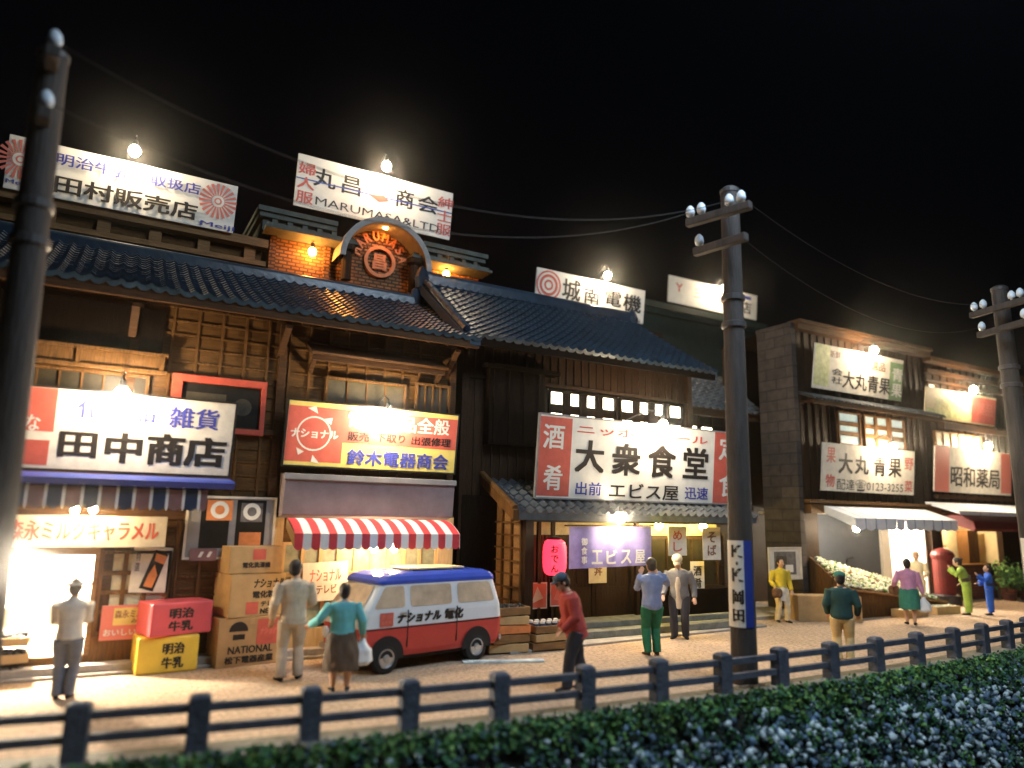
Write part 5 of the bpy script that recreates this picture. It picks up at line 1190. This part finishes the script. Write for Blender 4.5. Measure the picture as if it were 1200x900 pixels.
# ================================================================ POLES AND WIRES
def insulator(m, p, s=.11):
    m.lathe([(.03,-.12),(.035,0),(s*.8,.0),(s,.06),(s*.85,.14),(s*.4,.19),(.02,.2)], 12, 0, None, p)
def pole(label, base, top, r0, r1, arms, bands, plate=None):
    o = thing('utility_pole', label, 'pole', base, 0, 'utility poles along the street'); b = Vector(base); t = Vector(top); m = MB()
    pts = [b.lerp(t, i/10) for i in range(11)]; pts[0] = b
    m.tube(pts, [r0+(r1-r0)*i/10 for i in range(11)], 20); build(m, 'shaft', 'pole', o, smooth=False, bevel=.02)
    m = MB(); m.lathe([(r1*1.08,-.02),(r1*1.08,.05),(r1*.7,.1)], 16, 0, None, t); build(m, 'cap', 'band', o)
    for (a0, a1, ins) in arms:
        w = .075; n = (a1-a0).normalized().cross(Vector((0,0,1)))*w; uv = Vector((0,0,w)); m = MB()
        m.add([a0-n-uv, a1-n-uv, a1+n-uv, a0+n-uv, a0-n+uv, a1-n+uv, a1+n+uv, a0+n+uv], [(0,1,2,3),(7,6,5,4),(4,5,1,0),(5,6,2,1),(6,7,3,2),(7,4,0,3)])
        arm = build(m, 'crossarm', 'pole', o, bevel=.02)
        for s in ins:
            m = MB(); insulator(m, a0.lerp(a1, s)+Vector((0,0,w+.05)), .085); build(m, 'insulator', 'porcelain', arm, smooth=True)
    for z in bands:
        u = (z-b.z)/(t.z-b.z); c = b.lerp(t, u); r = r0+(r1-r0)*u; m = MB(); m.lathe([(r+.005,-.06),(r+.035,-.045),(r+.035,.045),(r+.005,.06)], 18, 0, None, c); build(m, 'band', 'band', o)
    return o
mb_, mt_ = gnd(873,801), at(855,226,gnd(873,801).y)
z1_, z2_ = at(852,250,mb_.y-.25).z, at(853,283,mb_.y-.25).z
MA = [(gnd(805,262,z1_), gnd(880,240,z1_), (.06,.24,.68,.86)), (gnd(814,296,z2_), gnd(875,277,z2_), (.1,))]
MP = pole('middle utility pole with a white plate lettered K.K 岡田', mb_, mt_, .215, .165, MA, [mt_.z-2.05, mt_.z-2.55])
PR0 = .215
pa = at(864,634,mb_.y-.27); pb = at(867,738,mb_.y-.27)
m = MB(); n = 10
vs = []; fs = []
for i in range(n+1):
    a = R(-224+140*i/n)
    for z, u in ((pb.z,.0),(pa.z,.2)):
        r = PR0-.05*(z/mt_.z)+.009; c = Vector((mb_.x+(mt_.x-mb_.x)*z/mt_.z, mb_.y, z)); vs.append(c+Vector((r*math.cos(a), r*math.sin(a), 0)))
for i in range(n): fs.append((2*i, 2*i+2, 2*i+3, 2*i+1))
m.add(vs, fs, [0]*7+[1]*3); plate = build(m, 'plate', ['paint_white', 'blue'], MP)
m = MB(); hgt = pa.z-pb.z
for i, ch in enumerate('K.K岡田'):
    zt = [(.80,.95),(.71,.755),(.52,.68),(.26,.43),(.06,.21)][i]; r = PR0-.05*.15+.022
    S = MB(); write(S, ch, -.1 if ch != '.' else -.02, zt[0]*hgt, .1 if ch != '.' else .02, zt[1]*hgt, 0, 0, None, .04)
    for v in S.v:
        z = pb.z+v.z; r = PR0-.05*(z/mt_.z)+.014; a = R(-156)+v.x/r; c = Vector((mb_.x+(mt_.x-mb_.x)*z/mt_.z, mb_.y, z)); v.x, v.y, v.z = c.x+r*math.cos(a), c.y+r*math.sin(a), z
    m.add(S.v, S.f)
build(m, 'lettering', 'ink', plate)
lb = Vector((-.87, 9.6, 0)); lt = at(62,68,9.6)
LA = [(lt+Vector((.05,-.55,-.2)), lt+Vector((-.06,.5,-.2)), (.12,)), (lt+Vector((.04,-.4,-.9)), lt+Vector((-.05,.4,-.9)), (.15,))]
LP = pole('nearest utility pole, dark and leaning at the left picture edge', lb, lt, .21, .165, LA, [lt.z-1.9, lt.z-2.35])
rb = Vector((at(1222,740,8.9).x, 8.9, 0)); rt = at(1171,340,8.9)
z3_, z4_ = at(1176,362,8.7).z, at(1179,387,8.7).z
RA = [(gnd(1138,370,z3_), gnd(1219,346,z3_), (.06,.2,.62,.74)), (gnd(1147,393,z4_), gnd(1216,373,z4_), (.07,.8))]
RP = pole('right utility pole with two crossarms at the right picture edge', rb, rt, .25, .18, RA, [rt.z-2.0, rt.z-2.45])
m = MB(); q = at(1193,655,8.6); 
for i in range(7): pass
vs = []; fs = []
for i in range(9):
    a = R(-215+100*i/8)
    for z in (q.z-.5, q.z+.45): c = rb.lerp(rt, z/rt.z); r = .25-.07*z/rt.z+.01; vs.append(c+Vector((r*math.cos(a), r*math.sin(a), 0)))
for i in range(8): fs.append((2*i, 2*i+2, 2*i+3, 2*i+1))
m.add(vs, fs); build(m, 'plate', 'paint_white', RP)
def wire(label, a, b, sag, r=.013):
    a, b = Vector(a), Vector(b); pts = [a.lerp(b, i/28)-Vector((0,0,4*sag*(i/28)*(1-i/28))) for i in range(29)]
    m = MB(); m.tube(pts, r, 6); return solo(m, 'power_line', 'wire', label, 'cable', a, 'power lines between the poles', smooth=True)
IN = lambda arm, s: arm[0].lerp(arm[1], s)+Vector((0,0,.2))
wire('upper slack power line from the near left pole to the middle pole', IN(LA[0],.15), IN(MA[0],.68), 1.1, .007)
wire('lower slack power line from the near left pole to the middle pole', IN(LA[1],.2), IN(MA[0],.06), 1.0, .007)
wire('upper power line from the middle pole to the right pole', IN(MA[0],.86), IN(RA[0],.2), .55, .004)
wire('lower power line from the middle pole to the right pole', MA[1][1]-Vector((0,0,.1)), IN(RA[1],.07), .7, .004)
# ---------------------------------------------------------------- thin air volume added to give lens glow round the lamps
hm = bpy.data.materials.new('lens_glow_air'); hm.use_nodes = True; MT['lens_glow_air'] = hm
hn = hm.node_tree.nodes; hn.clear(); ho = hn.new('ShaderNodeOutputMaterial'); pv = hn.new('ShaderNodeVolumePrincipled')
pv.inputs['Color'].default_value = (.95, .93, .9, 1); pv.inputs['Density'].default_value = .0010; pv.inputs['Anisotropy'].default_value = .97
hm.node_tree.links.new(pv.outputs[0], ho.inputs['Volume'])
m = MB(); m.box(-42, 92, -4, 62, -3.4, 12.6); struct(m, 'haze', 'lens_glow_air', 'stuff')
